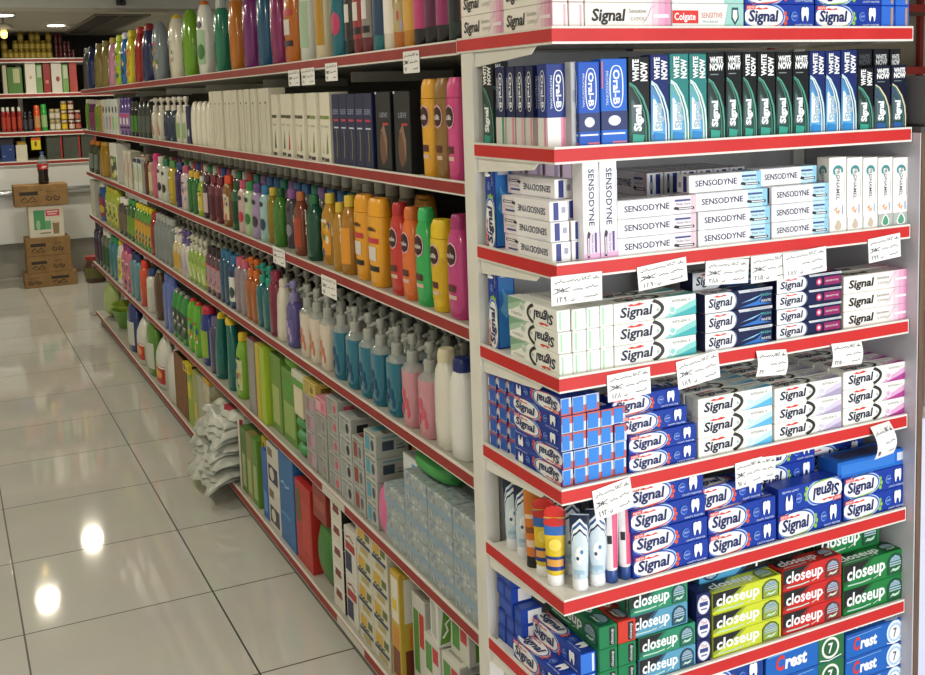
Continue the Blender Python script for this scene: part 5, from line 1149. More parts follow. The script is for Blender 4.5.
K(5, 0, .29, .06, .13, '#a8c22f', 'x', (), y=2.155, row='misc', x=.012, name='detergent_carton', cat='carton', fixed='slim lime carton standing, fifth aisle shelf')
K(5, 0, .29, .05, .13, '#c9b23a', 'x', (), y=2.22, row='misc', x=.012, name='detergent_carton', cat='carton', fixed='slim mustard carton beside the lime one, fifth aisle shelf')
K(5, 0, .29, .10, .14, '#8f8a84', 'x', (('T', 'rect', .0, .0, 1, 1, '#7a2a3a'),('FR', 'rect', .2, .1, .9, .9, '#9a968f')), y=2.31, row='misc', x=.012, name='detergent_carton', cat='carton', fixed='grey carton with a maroon top, fifth aisle shelf')
B(5, 243, 'wave', .265, .095, .07, '#7fb22a', '#e2c22a', 'lime green cleaner with yellow cap', '#c9d29a', 'flower', name='cleaner_bottle')
for i, px in enumerate((233.5, 221)): add(5, px, 'teal cleaner bottle with bent neck and yellow cap', 'cleaner_bottle', 'bottle', ('dk',), lambda: duck(.30, '#0f6a62', '#e2c22a'), .06, .012, jit=3, rz=(90 if i == 0 else -90))
B(5, 216, 'slim', .25, .08, .06, '#4a4468', '#6a6488', 'dull violet bottle', name='cleaner_bottle')
B(5, 208.5, 'flat', .27, .12, .08, '#1a3488', '#c9304a', 'royal blue cleaner with red cap and lime swoosh', '#8fb23a', None, name='cleaner_bottle')
B(5, [199.5, 193.8], 'slope', .26, .085, .065, '#5fb22a', '#c9302a', 'bright green cleaner with red cap', None, 'flower', name='cleaner_bottle')
B(5, [187.5, 182.5, 178], 'slope', .25, .09, .065, '#2f8f3a', '#8f8f8a', 'green cleaner with grey cap', '#3a4a40', 'flower', name='cleaner_bottle')
B(5, [174, 169.5], 'slim', .30, .10, .075, '#5a70b8', '#5a70b8', 'periwinkle blue bottle', name='cleaner_bottle')
B(5, 160.5, 'slope', .28, .13, .08, '#5a4030', '#7a7a78', 'brown bottle with grey cap', None, name='cleaner_bottle')
B(5, 152.5, 'slim', .25, .11, .075, '#d6d6d0', '#2a4a7a', 'white bottle with dark speckled label', '#c2c2ba', None, None, name='cleaner_bottle')
B(5, 145.5, 'slim', .27, .10, .075, '#d2502f', '#e2402a', 'red-orange bottle', name='cleaner_bottle')
B(5, [139.8, 135.8], 'slim', .28, .11, .075, '#5a8a98', '#2a3468', 'grey-teal bottle with navy cap', name='cleaner_bottle')
B(5, [131.5, 127.3], 'slim', .30, .12, .075, '#c26a86', '#8f2a78', 'pink bottle with purple cap', None, 'flower', name='cleaner_bottle')
B(5, 122.6, 'wave', .30, .14, .08, '#dcd8c8', '#e2c22a', 'white bottle with yellow cap', '#d8c86a', 'flower', name='cleaner_bottle')
B(5, [118.4, 114.6], 'slim', .29, .13, .08, '#2a7a8a', '#2a8f5a', 'teal bottle with green cap', name='cleaner_bottle')
B(5, [110.6, 107.2], 'slim', .30, .13, .08, '#5a6a5a', '#e6e4dc', 'grey-green bottle with white cap', '#2a5a34', name='cleaner_bottle')
B(5, [103.8, 101, 98.4], 'slim', .31, .13, .08, '#2a2240', '#3a2a54', 'dark violet bottle', '#4a2a4a', name='cleaner_bottle')
B(5, 97.3, 'slim', .32, .12, .08, '#1c1a34', '#2a2a4a', 'blackish navy bottle at the far end', name='cleaner_bottle')
# ---- bottom aisle shelf
def K6(px, h, w, d, base, fixed, deco=(), x=.02, dz=0, **kw):
    kw.setdefault('name', 'carton')
    K(6, px, h, w, d, base, 'x', deco, x=x, dz=dz, row='low', fixed=fixed + ', bottom aisle shelf', **kw)
def y6(px): return ey(px, TS[5], .03)
TEAF = (('F', 'rect', .1, .55, .55, .9, '#d2a82a'), ('F', 'rect', .62, .6, .92, .85, '#5a6a2a'), ('F', 'rect', .05, .32, .95, .44, '#2a3358'), ('F', 'line', [(.15,.48),(.24,.54),(.3,.47),(.42,.53),(.5,.48),(.68,.52)], .006, '#4a5a2a'), ('F', 'rect', .3, .08, .8, .28, '#b8a86a'), ('R', 'rect', .2, .2, .8, .8, '#d9b83a'), ('T', 'rect', .1, .1, .9, .9, '#9a948a'))
MILK = (('F', 'rect', .1, .2, .5, .85, '#4f8f3a'), ('F', 'rect', .55, .5, .9, .85, '#c2302a'), ('R', 'rect', .15, .1, .8, .75, '#5f9a34'), ('R', 'ell', .7, .86, .15, .08, '#c2302a', 12), ('T', 'rect', .1, .1, .8, .9, '#a8aaa2'))
CT = dict(name='food_carton', cat='carton')
for c, (y, n) in enumerate(((.47, 1), (.575, 2))):
    for j in range(n): K6(0, .115, .10, .14, '#d2d0c8', 'white and green carton, column %s from the post, layer %s' % (ORD[c+1], ORD[j+1]), MILK, y=y, dz=.1155*j, **CT)
K6(0, .09, .10, .14, '#c9cac8', 'white carton with dark blue top standing by the post', (('T', 'rect', .0, .0, .8, 1, '#1c3070'), ('F', 'rect', .0, .3, .5, 1, '#1c3070'), ('F', 'line', [(.1,.6),(.2,.68),(.3,.56),(.4,.66)], .006, '#dfe2e8'), ('R', 'rect', .2, .3, .6, .8, '#c2c6d0')), y=.47, dz=.1165, x=.012, name='food_carton', cat='carton')
K6(0, .10, .10, .12, '#cfcdc4', 'white carton with green print in the second row by the post', MILK, y=.56, dz=.2315, x=.04, **CT)
for j in range(3): K6(0, .113, .10, .12, '#cfcdc4', 'white and green carton in the rear stack by the post, layer %s' % ORD[j+1], MILK, y=.50, dz=.1135*j, x=.185, **CT)
for j in range(2): K6(0, .115, .095, .14, '#d2d0c8', 'white and green carton under the slanting milk carton, layer %s' % ORD[j+1], MILK, y=.685, dz=.1155*j, **CT)
K6(0, .12, .075, .05, '#e2e2de', 'white carton with slanting green label and red mark', (('R', 'poly', [(.1,.05),(.6,.1),(.85,.7),(.3,.8)], '#5f9a34'), ('R', 'poly', [(.55,.8),(.85,.85),(.8,.96),(.6,.95)], '#c2302a'), ('R', 'line', [(.25,.2),(.5,.35),(.4,.5),(.7,.62)], .005, '#f2f2ec'), ('F', 'rect', .2, .1, .8, .8, '#b8bab2')), y=.665, dz=.232, x=.022, rz=-100, name='food_carton', cat='carton')
for c, y in enumerate((1.03, 1.152)):
    for j in range(4): K6(0, .0885, .118, .15, '#cfccbc', 'yellow and white food carton, column %s, layer %s of big stack' % (ORD[c+1], ORD[j+1]), TEAF, y=y, dz=.089*j, x=.018, **CT)
    if c < 2: K6(0, .008, .09, .12, '#dcdad6', 'flat white card on the big stack, column %s' % ORD[c+1], (), y=y, dz=.357, x=.02, **CT)
DET = (('F', 'rect', .06, .1, .6, .5, '#1c2450'), ('F', 'rect', .1, .55, .9, .72, '#a8242a'), ('F', 'line', [(.15,.8),(.5,.85),(.8,.78)], .006, '#8f3a34'), ('R', 'rect', .1, .1, .9, .45, '#1f2a5a'), ('R', 'rect', .15, .6, .85, .8, '#b02a2a'))
K6(0, .31, .06, .14, '#c9a83a', 'tall yellow and brown pack beside the yellow and white stack', (('FR', 'rect', .1, .55, .9, .95, '#e2dfd2'), ('FR', 'rect', .1, .05, .9, .3, '#7a3a24'), ('FR', 'rect', .2, .32, .8, .5, '#d2862a'), ('F', 'rect', .2, .65, .7, .75, '#e2c22a')), y=.925, **CT)
K6(0, .27, .085, .12, '#cfcdc6', 'tall white and green carton next to the yellow and brown pack', MILK, y=.835, x=.05, **CT)
for j in range(2): K6(0, .15, .10, .15, '#d6d4cc', 'white detergent box with navy picture and red script, layer %s' % ORD[j+1], DET, y=1.275, dz=.1505*j, name='detergent_box', cat='box')
K6(0, .30, .055, .15, '#c9c4b4', 'narrow white and green box with maroon script', (('F', 'rect', .1, .05, .9, .5, '#3a5a34'), ('F', 'line', [(.2,.6),(.6,.75),(.4,.9)], .008, '#7a2a2a')), y=1.018+.008, x=.03, name='detergent_box', cat='box') if False else None
BLK = (('F', 'line', [(.2,.62),(.4,.7),(.6,.62),(.8,.68)], .006, '#8f2a2a'), ('F', 'rect', .12, .2, .88, .5, '#d6d2c4'), ('R', 'rect', .0, .0, 1, 1, '#1c1a1a'), ('F', 'rect', .25, .55, .75, .9, '#7a2f2a'))
for j in range(5): K6(0, .068, .10, .14, '#dedbd2', 'white box with dark side and red emblem, layer %s of the tower' % ORD[j+1], BLK, y=1.395, dz=.0685*j, name='detergent_box', cat='box')
K6(0, .225, .17, .12, '#3f7a34', 'green soft pouch under the brick-red box', (), y=1.56, pillow=1, x=.02, name='pouch', cat='pack')
K6(0, .20, .10, .06, '#5a9a4a', 'pale green pouch behind the green pouch', (), y=1.56, pillow=1, x=.15, name='pouch', cat='pack')
K6(0, .12, .13, .14, '#8f2f26', 'brick-red box resting on the green pouch', (('F', 'rect', .1, .3, .9, .6, '#a84a38'), ('R', 'rect', .1, .3, .8, .6, '#a03c2e')), y=1.56, dz=.2265, **CT)
K6(0, .29, .17, .15, '#b82a24', 'bright red upright box beside the big blue box', (('F', 'rect', .05, .5, .35, .9, '#5a5a34'), ('F', 'rect', .4, .2, .9, .8, '#c23a2f')), y=1.745, **CT)
K6(0, .34, .18, .19, '#2468a8', 'big blue box with pale lettering on its side', (('F', 'line', [(.12,.64),(.3,.67),(.45,.63),(.7,.66)], .008, '#8fb4d8'), ('F', 'rect', .1, .3, .7, .33, '#4f8fc8'), ('R', 'ell', .5, .8, .1, .05, '#3f7f5a', 12)), y=1.935, name='detergent_box', cat='box')
for j in range(2): K6(0, .16, .15, .16, '#d2cfc6', 'speckled white detergent box with red badge, layer %s' % ORD[j+1], (('F', 'rect', .1, .1, .9, .5, '#2a3050'), ('F', 'ell', .4, .3, .2, .15, '#cfc8bc', 12), ('F', 'rect', .1, .7, .5, .9, '#7a6a5a'), ('R', 'rect', .2, .62, .9, .84, '#b8242a')), y=2.105, dz=.1605*j, name='detergent_box', cat='box')
K6(0, .27, .07, .14, '#1f62b0', 'slim bright blue box beside speckled detergent', (('F', 'rect', .2, .1, .8, .4, '#4f8fd0'),), y=2.225, name='detergent_box', cat='box')
K6(0, .30, .05, .13, '#d2b02a', 'slim yellow box with dark mark', (('F', 'ell', .5, .88, .2, .04, '#2a2a2a', 10),), y=2.295, x=.04, name='detergent_box', cat='box')
for i, (y, c, nm) in enumerate(((2.37, '#5f8f34', 'leaf green'), (2.455, '#8f8a54', 'olive brown'), (2.54, '#4f7a34', 'moss green'))): K6(0, .27, .08, .13, c, '%s upright pack beside the plastic bags' % nm, (('F', 'rect', .2, .1, .8, .6, '#a8b87a'), ('R', 'rect', .3, .1, .6, .4, '#c9a83a')), y=y, name='wipes_pack', cat='pack')
K6(0, .29, .03, .14, '#d8d6ce', 'thin white board-like pack with red edge', (('R', 'rect', .0, .0, .1, 1, '#c2304a'),), y=2.602, name='wipes_pack', cat='pack')
# heap of folded plastic bags: soft sheets bulging over the edge
BAG = noisy('bag_film', '#b9bcb2', '#d6d8d0', 14, .25, bump=.5)
BAGP = noisy('bag_film_grey', '#a8aca2', '#cfd2ca', 11, .28, bump=.5)
BH = .0285
def bag_top(k, x, y):          # common height field of the heap, level k; x from the shelf edge, y along it
    if k < 0: z = 0
    else:
        f = .5+.5*(.6*math.sin(13*y+8*x+1.7*k)+.4*math.sin(19*x-9*y+2.9*k))
        g = abs(math.sin(9*y-10*x+2.1*k))
        z = BH*(k+.55+.42*(.6*f+.4*g))
    over = max(0, -x-.014)
    return .0045+z-over**1.2*.6
def bagm(k, wd, dp, xc, yc, mat):            # a flat bundle of folded film bags hanging over the shelf edge
    b = MB(); nx, ny = 22, 20; vs = []; fs = []
    for side in (0, 1):
        for j in range(ny+1):
            for i in range(nx+1):
                u, v = i/nx*2-1, j/ny*2-1
                e = (max(0, 1-abs(u)**10)*max(0, 1-abs(v)**10))**.5
                x = xc+v*dp/2*(1+.07*math.sin(4*u+k)+.03*math.sin(13*u+2*k)); y = yc+u*wd/2*(1+.05*math.sin(5*v+k)+.03*math.sin(11*v+3*k))
                lo = bag_top(k-1, x, y)+.0035; hi = bag_top(k, x, y)
                vs.append((x-xc, y-yc, lo+(hi-lo)*max(e, .06) if side else lo))
    n = (nx+1)*(ny+1)
    for j in range(ny):
        for i in range(nx):
            a = j*(nx+1)+i
            fs.append((n+a, n+a+nx+1, n+a+nx+2, n+a+1)); fs.append((a, a+1, a+nx+2, a+nx+1))
    def q(a, c): fs.append((a, n+a, n+c, c))
    for i in range(nx): q(i, i+1); q(ny*(nx+1)+i+1, ny*(nx+1)+i)
    for j in range(ny): q((j+1)*(nx+1), j*(nx+1)); q(j*(nx+1)+nx, (j+1)*(nx+1)+nx)
    b.add(vs, fs, mat, True)
    i0, j0 = [(4, 2), (9, 1), (5, 2), (8, 3), (4, 1), (10, 3), (6, 2), (3, 2), (9, 2), (5, 1)][k]
    b.add([(vs[n+m_][0], vs[n+m_][1], vs[n+m_][2]+.0006) for m_ in [(nx+1)*jj+ii for jj in range(j0, j0+6) for ii in range(i0, i0+8)]], [(r*8+c, r*8+8+c, r*8+c+9, r*8+c+1) for r in range(5) for c in range(7)], M(['#8f9a92', '#a9b2a8', '#b23a48', '#98a09a', '#7f8a86', '#9aa8a0', '#b0b4ac'][k % 7], .4))
    return b.build('plastic_bag')
yb_ = 2.85
for j, (x, dy, nm, wd, dp) in enumerate(((0.080, .02, 'lowest, drooping furthest over the rail', .42, .38), (0.095, -.03, 'second up, drooping over the rail', .38, .36), (0.090, .04, 'third up, with a red printed patch', .38, .37), (.10, -.01, 'fourth up, creased', .40, .36), (.10, .03, 'fifth up, with grey print', .38, .36), (.14, .0, 'sixth up, nearly clear', .40, .34), (.11, .03, 'seventh up, grey-green print', .40, .36), (.12, -.02, 'eighth up, folded back', .38, .34), (.13, .02, 'ninth up, crumpled', .40, .34), (.16, .01, 'uppermost under the shelf above', .36, .30))):
    o = bagm(j, wd, dp, x, yb_+dy, BAG if j % 2 else BAGP); o.location = (x, yb_+dy, TS[5])
    tag(o, 'bundle of folded white plastic bags, %s, bottom aisle shelf' % nm, 'plastic bag', 'plastic bag bundles')
CLR = noisy('clear_film', '#a89f6a', '#cfcbb4', 20, .15, bump=.25)
for i, (y, c, nm) in enumerate(((3.19, '#b8b29a', 'yellowish clear'), (3.315, '#a8ab9a', 'grey clear'), (3.44, '#9a9f5a', 'olive clear'))): K6(0, .30, .12, .13, c, '%s film pack with upright folds' % nm, (('F', 'rect', .3, .2, .6, .5, '#d8c22a'),) if i != 1 else (), y=y, pillow=0, mat=CLR if i == 0 else None, name='film_pack', cat='pack')
K6(0, .02, .12, .14, '#d2a02a', 'flat orange-yellow card on the yellowish film pack', (), y=3.19, dz=.301, name='display_card', cat='card')
K6(0, .27, .11, .13, '#8fae2f', 'lime film pack with yellow tag', (('F', 'rect', .1, .5, .6, .8, '#e2cc2a'),), y=3.565, name='film_pack', cat='pack')
K6(0, .045, .13, .18, '#d8c622', 'yellow card box with black badge on top of the lime pack', (('F', 'rect', .15, .2, .4, .9, '#1c1a1a'), ('F', 'ell', .7, .5, .12, .35, '#c2762a', 12), ('R', 'rect', .1, .2, .5, .9, '#1c1a1a')), y=3.565, dz=.271, x=.005, name='display_card', cat='card')
def openbox():
    b = MB(); m = noisy('kraft_board', '#7a5236', '#86603f', 30, .8); w, d, h, t = .30, .26, .30, .006
    b.box(-w/2, -d/2, 0, w/2, d/2, t, m); b.box(-w/2, -d/2, t, w/2, -d/2+t, h, m); b.box(-w/2, d/2-t, t, w/2, d/2, h, m); b.box(-w/2, -d/2+t, t, -w/2+t, d/2-t, h, m); b.box(w/2-t, -d/2+t, t, w/2, d/2-t, h, m)
    return b.build('cardboard_box')
add(6, 0, 'x', 'cardboard_box', 'box', ('ob',), openbox, .26, .02, row='low', y=3.79, fixed='open brown cardboard box on the bottom aisle shelf')
for i, (y, lb, nm) in enumerate(((4.06, None, 'plain'), (4.40, '#b02a22', 'red-labelled'), (5.05, '#b83a2a', 'red and orange labelled'))):
    add(6, 0, 'x', 'bleach_jug', 'jug', ('jg', lb), lambda lb=lb: jug(.31, .22, .12, '#d8d8d0', '#d8d8d0', lb), .12, .012, row='low', y=y, fixed='%s white jug with loop handle, %s from the post on bottom shelf' % (nm, ORD[i+1]))
for i, (y, c, cap, nm) in enumerate(((4.72, '#5a8a34', '#d8d8d0', 'green'), (5.42, '#2a3a78', '#d8d8d0', 'dark blue'))):
    add(6, 0, 'x', 'detergent_bottle', 'bottle', ('dj', c), lambda c=c, cap=cap: bottle('slope', .33, .22, .10, c, c, '#c9cec2'), .10, .012, row='low', y=y, fixed='%s leaning detergent bottle between white jugs, bottom aisle shelf' % nm)
def basin(c, r=.17, h=.13):
    b = MB(); R = [(0, r*.72, r*.72), (.004, r*.76, r*.76), (h, r, r), (h+.004, r*1.06, r*1.06), (h+.004, r*.97, r*.97), (.012, r*.72, r*.72)]
    b.loft(R, M(c, .35, coat=.2), 28); return b.build('basin')
for i, (z, c, nm) in enumerate(((0, '#6fa848', 'green plastic basin, lowest of the far stack'), (.03, '#a8c24a', 'lime plastic basin nested in the green one'))):
    o = basin(c, .17); o.location = (.19, 6.2, TS[5]+z+.0005+.003*i); tag(o, nm+' on the bottom aisle shelf', 'basin', 'plastic basins')
def stood():
    b = MB(); b.loft([(0, .15, .15), (.012, .165, .165), (.07, .135, .135), (.09, .06, .06)], M('#b4c882', .35), 26); return b.build('basin')
o = stood(); o.rotation_euler = (0, R_(-78), 0); o.location = (.12, 6.62, TS[5]+.168); tag(o, 'pale lime basin standing on its rim at the far end, bottom aisle shelf', 'basin', 'plastic basins')
_W = {'b': 3, 'p': 2, 'k': 2}
def squeeze():
    fr = sorted([t for t in ITEMS if t[2] == 'front'], key=lambda t: (t[0], t[1])); out = {}
    for i, t in enumerate(fr):
        w = t[6][_W[t[6][0]]] if t[6][0] in _W else .08
        g = 9
        for q in (fr[i-1] if i else None, fr[i+1] if i+1 < len(fr) else None):
            if q and q[0] == t[0]:
                wq = q[6][_W[q[6][0]]] if q[6][0] in _W else .08
                g = min(g, abs(q[1]-t[1])*2*w/(w+wq))
        out[id(t)] = max(.45, min(1, (g-.002)/w))
    return out
for t in ITEMS: t[1] = min(t[1], 6.88)
_lim = {}
for t in sorted(ITEMS, key=lambda t: -t[1]):
    if t[2] == 'front':
        if t[0] in _lim: t[1] = min(t[1], _lim[t[0]]-.062)
        _lim[t[0]] = t[1]
SQ = squeeze()
_place = place
ITEMS.sort(key=lambda t: (t[0], t[2], t[1])); _c = {}
for t in ITEMS:
    s, y, row, desc, name, cat, key, make, depth, x, group, dz, jit, rz, fixed = t
    _c[(s, row)] = _c.get((s, row), 0)+1
    lab = fixed or '%s, %s from the post%s, %s aisle shelf' % (desc, ordn(_c[(s, row)]), '' if row == 'front' else ' in the '+row+' row', SHN[s])
    if row == 'second' or row == 'third' or row == 'last': lab = lab.replace(' in the '+row+' row', ', '+row+' row')
    rr_ = max(-4, min(4, random.gauss(0, jit*.6)))
    if row == 'front' or row == 'low': rr_ *= .4
    o = place(key, make, (x+depth/2, y, TS[s-1]+dz+.0004), rz+rr_, name, lab, cat, group or '%s on the %s aisle shelf' % (name.replace('_', ' ')+'s', SHN[s]))
    if id(t) in SQ: o.scale = (SQ[id(t)], 1, 1)

# ------------------------------------------------------------------ tubes standing on the sixth end shelf
BW = [(.44, .99, -1.3, 1.3, '#16223f', None), (.2, .95, -1.1, 1.25, '#e6eef2', 'ell'), (.2, .91, -1.05, 1.2, '#2a4f8f', 'ell'), (.2, .87, -1.0, 1.15, '#eef3f5', 'ell'), (.2, .82, -.95, 1.1, '#1a2a4a', 'ell'), (.2, .79, -.9, 1.05, '#cfdfe8', 'ell'), (.36, .6, -.4, .5, '#f2f5f6', 'ell'), (.42, .47, -.3, .0, '#3a4f6a', 'ell'), (.5, .56, .1, .4, '#4f86b0', 'ell'), (.24, .29, -.5, .5, '#9fc0d6', None)]
BK = [(.2, .98, -1.3, 1.3, '#e2c22a', None), (.74, .98, -1.3, 1.3, '#2f6ab8', None), (.86, .99, -1.3, 1.3, '#c9302a', 'ell'), (.24, .44, -1.2, 1.2, '#1c3a8a', None), (.3, .4, -.9, .9, '#e2a24a', None), (.52, .7, -.6, .6, '#f0d85a', 'ell')]
PKT = [(.2, .95, -1.0, .1, '#e9e4e6', None), (.2, .95, .1, .9, '#d8507a', None), (.5, .6, -.6, 0, '#2a2a34', None)]
OS = [(.2, .9, -1, 1, '#d87a2a', None), (.3, .4, -1, 1, '#e9d2b8', None), (.5, .58, -1, 1, '#8f4a24', None), (.7, .76, -1, 1, '#e9d2b8', None)]
T6 = TK[5]
def tub(i, px, h, w, body, cap, bands, top, lab, y=None, x=None):
    y = .012+w/2+.004 if y is None else y
    xx = ex(px, T6+.05, y) if x is None else x
    place(('tube', body, cap, str(bands), top, h, w), lambda: tubep(h, w, body, cap, bands, top), (xx, y, T6+.0004), random.uniform(-12, 12)-30, 'toothpaste_tube', lab + ', sixth end shelf', 'tube', 'tubes standing on the sixth end shelf')
tub(0, 580, .150, .036, '#c9dcea', '#f0f2f4', BW, None, 'pale blue swirled tube, first from the corner')
tub(1, 597, .152, .038, '#c9dcea', '#f0f2f4', BW, None, 'pale blue swirled tube, second from the corner')
tub(2, 611, .160, .030, '#e6e2e4', '#2a4a8a', PKT, None, 'white and pink tube with blue cap, beside swirled tube')
tub(3, 624.5, .162, .030, '#e6dfe2', '#2a4a8a', PKT, None, 'white and pink tube with blue cap, beside stacked blue boxes')
tub(4, 562, .135, .040, '#e2c22a', '#f2f2f0', BK, '#d2302a', 'yellow and blue tube with red wavy tab, at the corner', y=.078, x=.029)
tub(5, 545, .135, .040, '#e2c22a', '#f2f2f0', BK, '#d2302a', 'yellow and blue tube with red wavy tab, second along the side', y=.124, x=.031)
tub(6, 533, .145, .034, '#d87a2a', '#1c1a1a', OS, '#d8822a', 'orange striped tube with black cap along the side', y=.168, x=.031)
for i, (x, y) in enumerate(((.036, .215), (.036, .262), (.082, .10), (.086, .15), (.128, .075), (.165, .075), (.084, .2))):
    tub(7+i, 0, .155, .038, '#c9dcea', '#e6e9ec', BW, None, 'pale blue swirled tube with dark top, %s in the rear group' % ORD[i+1], y=y, x=x)

# ------------------------------------------------------------------ the back of the shop
BY = 9.55
def far_unit():
    u = empty('wall_shelving', 'white wall shelving with red rails along the back wall', 'shelf unit', None, (0, 9.8, 0))
    P = (0, -9.8, 0)
    z0 = [ez(py, -.2, BY) for py in (60.5, 95.5, 134, 163)]
    for z in z0:
        b = MB(); b.box(-2.2, BY, z-.022, 1.4, YB-.02, z+.022, WHITE); o = b.build('shelf', u, P)
        r = MB(); r.box(-2.2, BY-.002, z-.012, 1.4, BY, z+.012, REDA); r.build('price_rail', o)
    for x in (-1.1, -.22, .75):
        b = MB(); b.box(x-.02, YB-.15, 0, x+.02, YB-.11, 2.2, M('#c9c6bc', .4)); b.build('post', u, P)
        for z in z0[:2]:
            b = MB(); b.tube([(x, BY+.02, z-.16), (x, YB-.15, z-.03)], .008, M('#b9b6ac', .4), 6); b.build('brace', u, P) if False else None
    b = MB(); b.box(-2.2, BY+.02, .36, 1.4, BY+.06, z0[3]-.023, M('#d2d3d0', .3, coat=.2)); b.build('front_panel', u, P)
    b = MB(); b.box(-2.2, BY+.25, 0, 1.4, BY+.35, .36, M('#bcbab2', .5)); b.build('plinth', u, P)
    b = MB(); b.tube([(-2.2, BY-.03, ez(190, 0, BY)), (1.4, BY-.03, ez(190, 0, BY))], .035, M('#c9ccce', .15, .9), 12); b.build('chrome_bar', u, P)
    return z0
Z0 = far_unit()
Zt = [z+.0224 for z in Z0]
def fx(px, z, y=BY+.08): return ex(px, z, y)
def far(px, shelf, key, make, name, cat, label, group, y=BY+.10, dz=0):
    z = Zt[shelf]; place(key, make, (fx(px, z, y), y, z+dz+.0004), random.uniform(-5, 5), name, label, cat, group)
def jar(c, cap, h=.12, r=.05, lb=None):
    def f():
        o = empty('jar'); b = MB(); b.loft([(0, r*.9, r*.9), (.004, r, r), (h*.7, r, r), (h*.8, r*.8, r*.8), (h*.82, r*.75, r*.75)], M(c, .2, coat=.3), 16); b.build('body', o)
        k = MB(); k.loft([(h*.82, r*.85, r*.85), (h, r*.82, r*.82)], M(cap, .35), 16); k.build('lid', o)
        if lb:
            q = MB(); patch(q, r, r, h*.15, h*.6, -.9, .9, M(lb, .4)); q.build('label_print', o)
        return o
    return f
GOLDC = '#8f7a22'
for i in range(9):
    px = 5+i*5.6
    for j in range([2, 1, 2, 3, 2, 3, 3, 2, 3][i]): far(px, 0, ('jg1',), jar(GOLDC, '#7a6420', .085, .0285, '#a8923a'), 'gold_jar', 'jar', 'golden jar, column %s, layer %s, on the top wall shelf' % (ORD[i+1], ORD[j+1]), 'golden jars on the wall shelf', dz=.0855*j)
for i in range(5):
    for j in range([3, 3, 2, 2, 1][i]): far(57+i*4.2, 0, ('jg2',), jar('#4a1a1f', '#5a2428', .08, .0205), 'dark_red_jar', 'jar', 'dark red small jar, column %s, layer %s, on the top wall shelf' % (ORD[i+1], ORD[j+1]), 'dark red jars on the wall shelf', dz=.0805*j)
fc = lambda h, w, d, c, deco: (lambda: pack(h, w, d, c, deco))
for i, (px, h, w, c, deco, nm) in enumerate(((5.5, .27, .035, '#b8b49a', (), 'slim pale carton'), (16, .25, .13, '#4f7a34', (('F', 'rect', .4, .4, .85, .95, '#b8b890'),), 'green carton with pale square'), (31, .30, .095, '#d8d4c8', (('F', 'ell', .5, .5, .12, .06, '#c29a8a', 10),), 'shiny white carton'), (40, .27, .055, '#5a8a3a', (('F', 'rect', .2, .55, .9, .95, '#a8b89a'),), 'narrow green carton'), (47, .30, .065, '#8f1f1f', (('F', 'rect', .3, .3, .7, .4, '#c98a7a'),), 'dark red carton'), (57, .29, .095, '#cfcbc2', (('F', 'ell', .6, .45, .2, .09, '#8f3a34', 12),), 'white carton with red dot'), (66, .27, .055, '#6a9a4a', (('F', 'rect', .2, .5, .9, .95, '#b8c2a8'),), 'green and pale carton'), (74, .30, .07, '#a8362a', (), 'glossy red carton'))):
    far(px, 1, ('fc', i), fc(h, w, .12, c, deco), 'food_carton', 'carton', '%s, %s of eight on the second wall shelf' % (nm, ORD[i+1]), 'cartons on the wall shelf')
for i, px in enumerate((4.5, 9, 14.5, 20.5)): far(px, 2, ('rb',), lambda: bottle('slim', .24, .044, .044, '#8f1a1a', '#d8d6cc', '#a83a2a'), 'red_bottle', 'bottle', 'dark red sauce bottle with white cap, %s in the row on third wall shelf' % ORD[i+1], 'red bottles on the wall shelf')
for i, px in enumerate((26, 31)): far(px, 2, ('kb',), lambda: bottle('slim', .19, .046, .046, '#1c1a1e', '#2a2a30', '#3a3a44'), 'black_bottle', 'bottle', 'black bottle, %s of two on the third wall shelf' % ORD[i+1], 'black bottles on the wall shelf')
far(38, 2, ('ot',), lambda: bottle('can', .25, .06, .06, '#c9451f', '#d8562a', '#b88a5a'), 'snack_tube', 'tin', 'tall orange tin on the third wall shelf', 'tall tins on the wall shelf')
far(45, 2, ('gt',), lambda: bottle('can', .26, .06, .06, '#1f8f34', '#2aa042', '#8fae7a'), 'snack_tube', 'tin', 'tall green tin on the third wall shelf', 'tall tins on the wall shelf')
for i, px in enumerate((53, 58.5)):
    for j in range(2): far(px, 2, ('wj',), jar('#8a8068', '#b8a878', .105, .0275, '#c9c2b0'), 'preserve_jar', 'jar', 'greyish preserve jar, column %s, layer %s, third wall shelf' % (ORD[i+1], ORD[j+1]), 'jars on the third wall shelf', dz=.1055*j)
for i, (px, c, lb) in enumerate(((65, '#8f7020', '#d2b42a'), (72, '#6a1f1a', '#c9b8a8'), (78.5, '#5a1a16', '#a85a4a'))):
    for j in range(3 if i < 2 else 2): far(px, 2, ('mj', i), jar(c, '#c9c2b2', .095, .031, lb), 'preserve_jar', 'jar', '%s jar, layer %s in a stack on the third wall shelf' % (['mustard', 'dark red white-labelled', 'deep red'][i], ORD[j+1]), 'jars on the third wall shelf', dz=.0955*j)
far(8, 3, ('bc',), fc(.16, .12, .12, '#1f3a78', (('F', 'rect', .1, .3, .3, .35, '#8f9ab8'), ('F', 'rect', .6, .7, .8, .75, '#8f9ab8'))), 'blue_carton', 'carton', 'blue carton on the lowest wall shelf', 'things on the lowest wall shelf')
far(8, 3, ('bc2',), fc(.06, .12, .10, '#23202a', ()), 'dark_box', 'box', 'dark box lying on the blue carton, lowest wall shelf', 'things on the lowest wall shelf', dz=.1605)
far(22.5, 3, ('wc',), fc(.155, .10, .12, '#cfcbb8', ()), 'white_carton', 'carton', 'plain cream carton on the lowest wall shelf', 'things on the lowest wall shelf')
far(22.5, 3, ('wc2',), fc(.035, .08, .08, '#a8862a', ()), 'gold_box', 'box', 'small gold box lying on the cream carton, lowest wall shelf', 'things on the lowest wall shelf', dz=.1555)
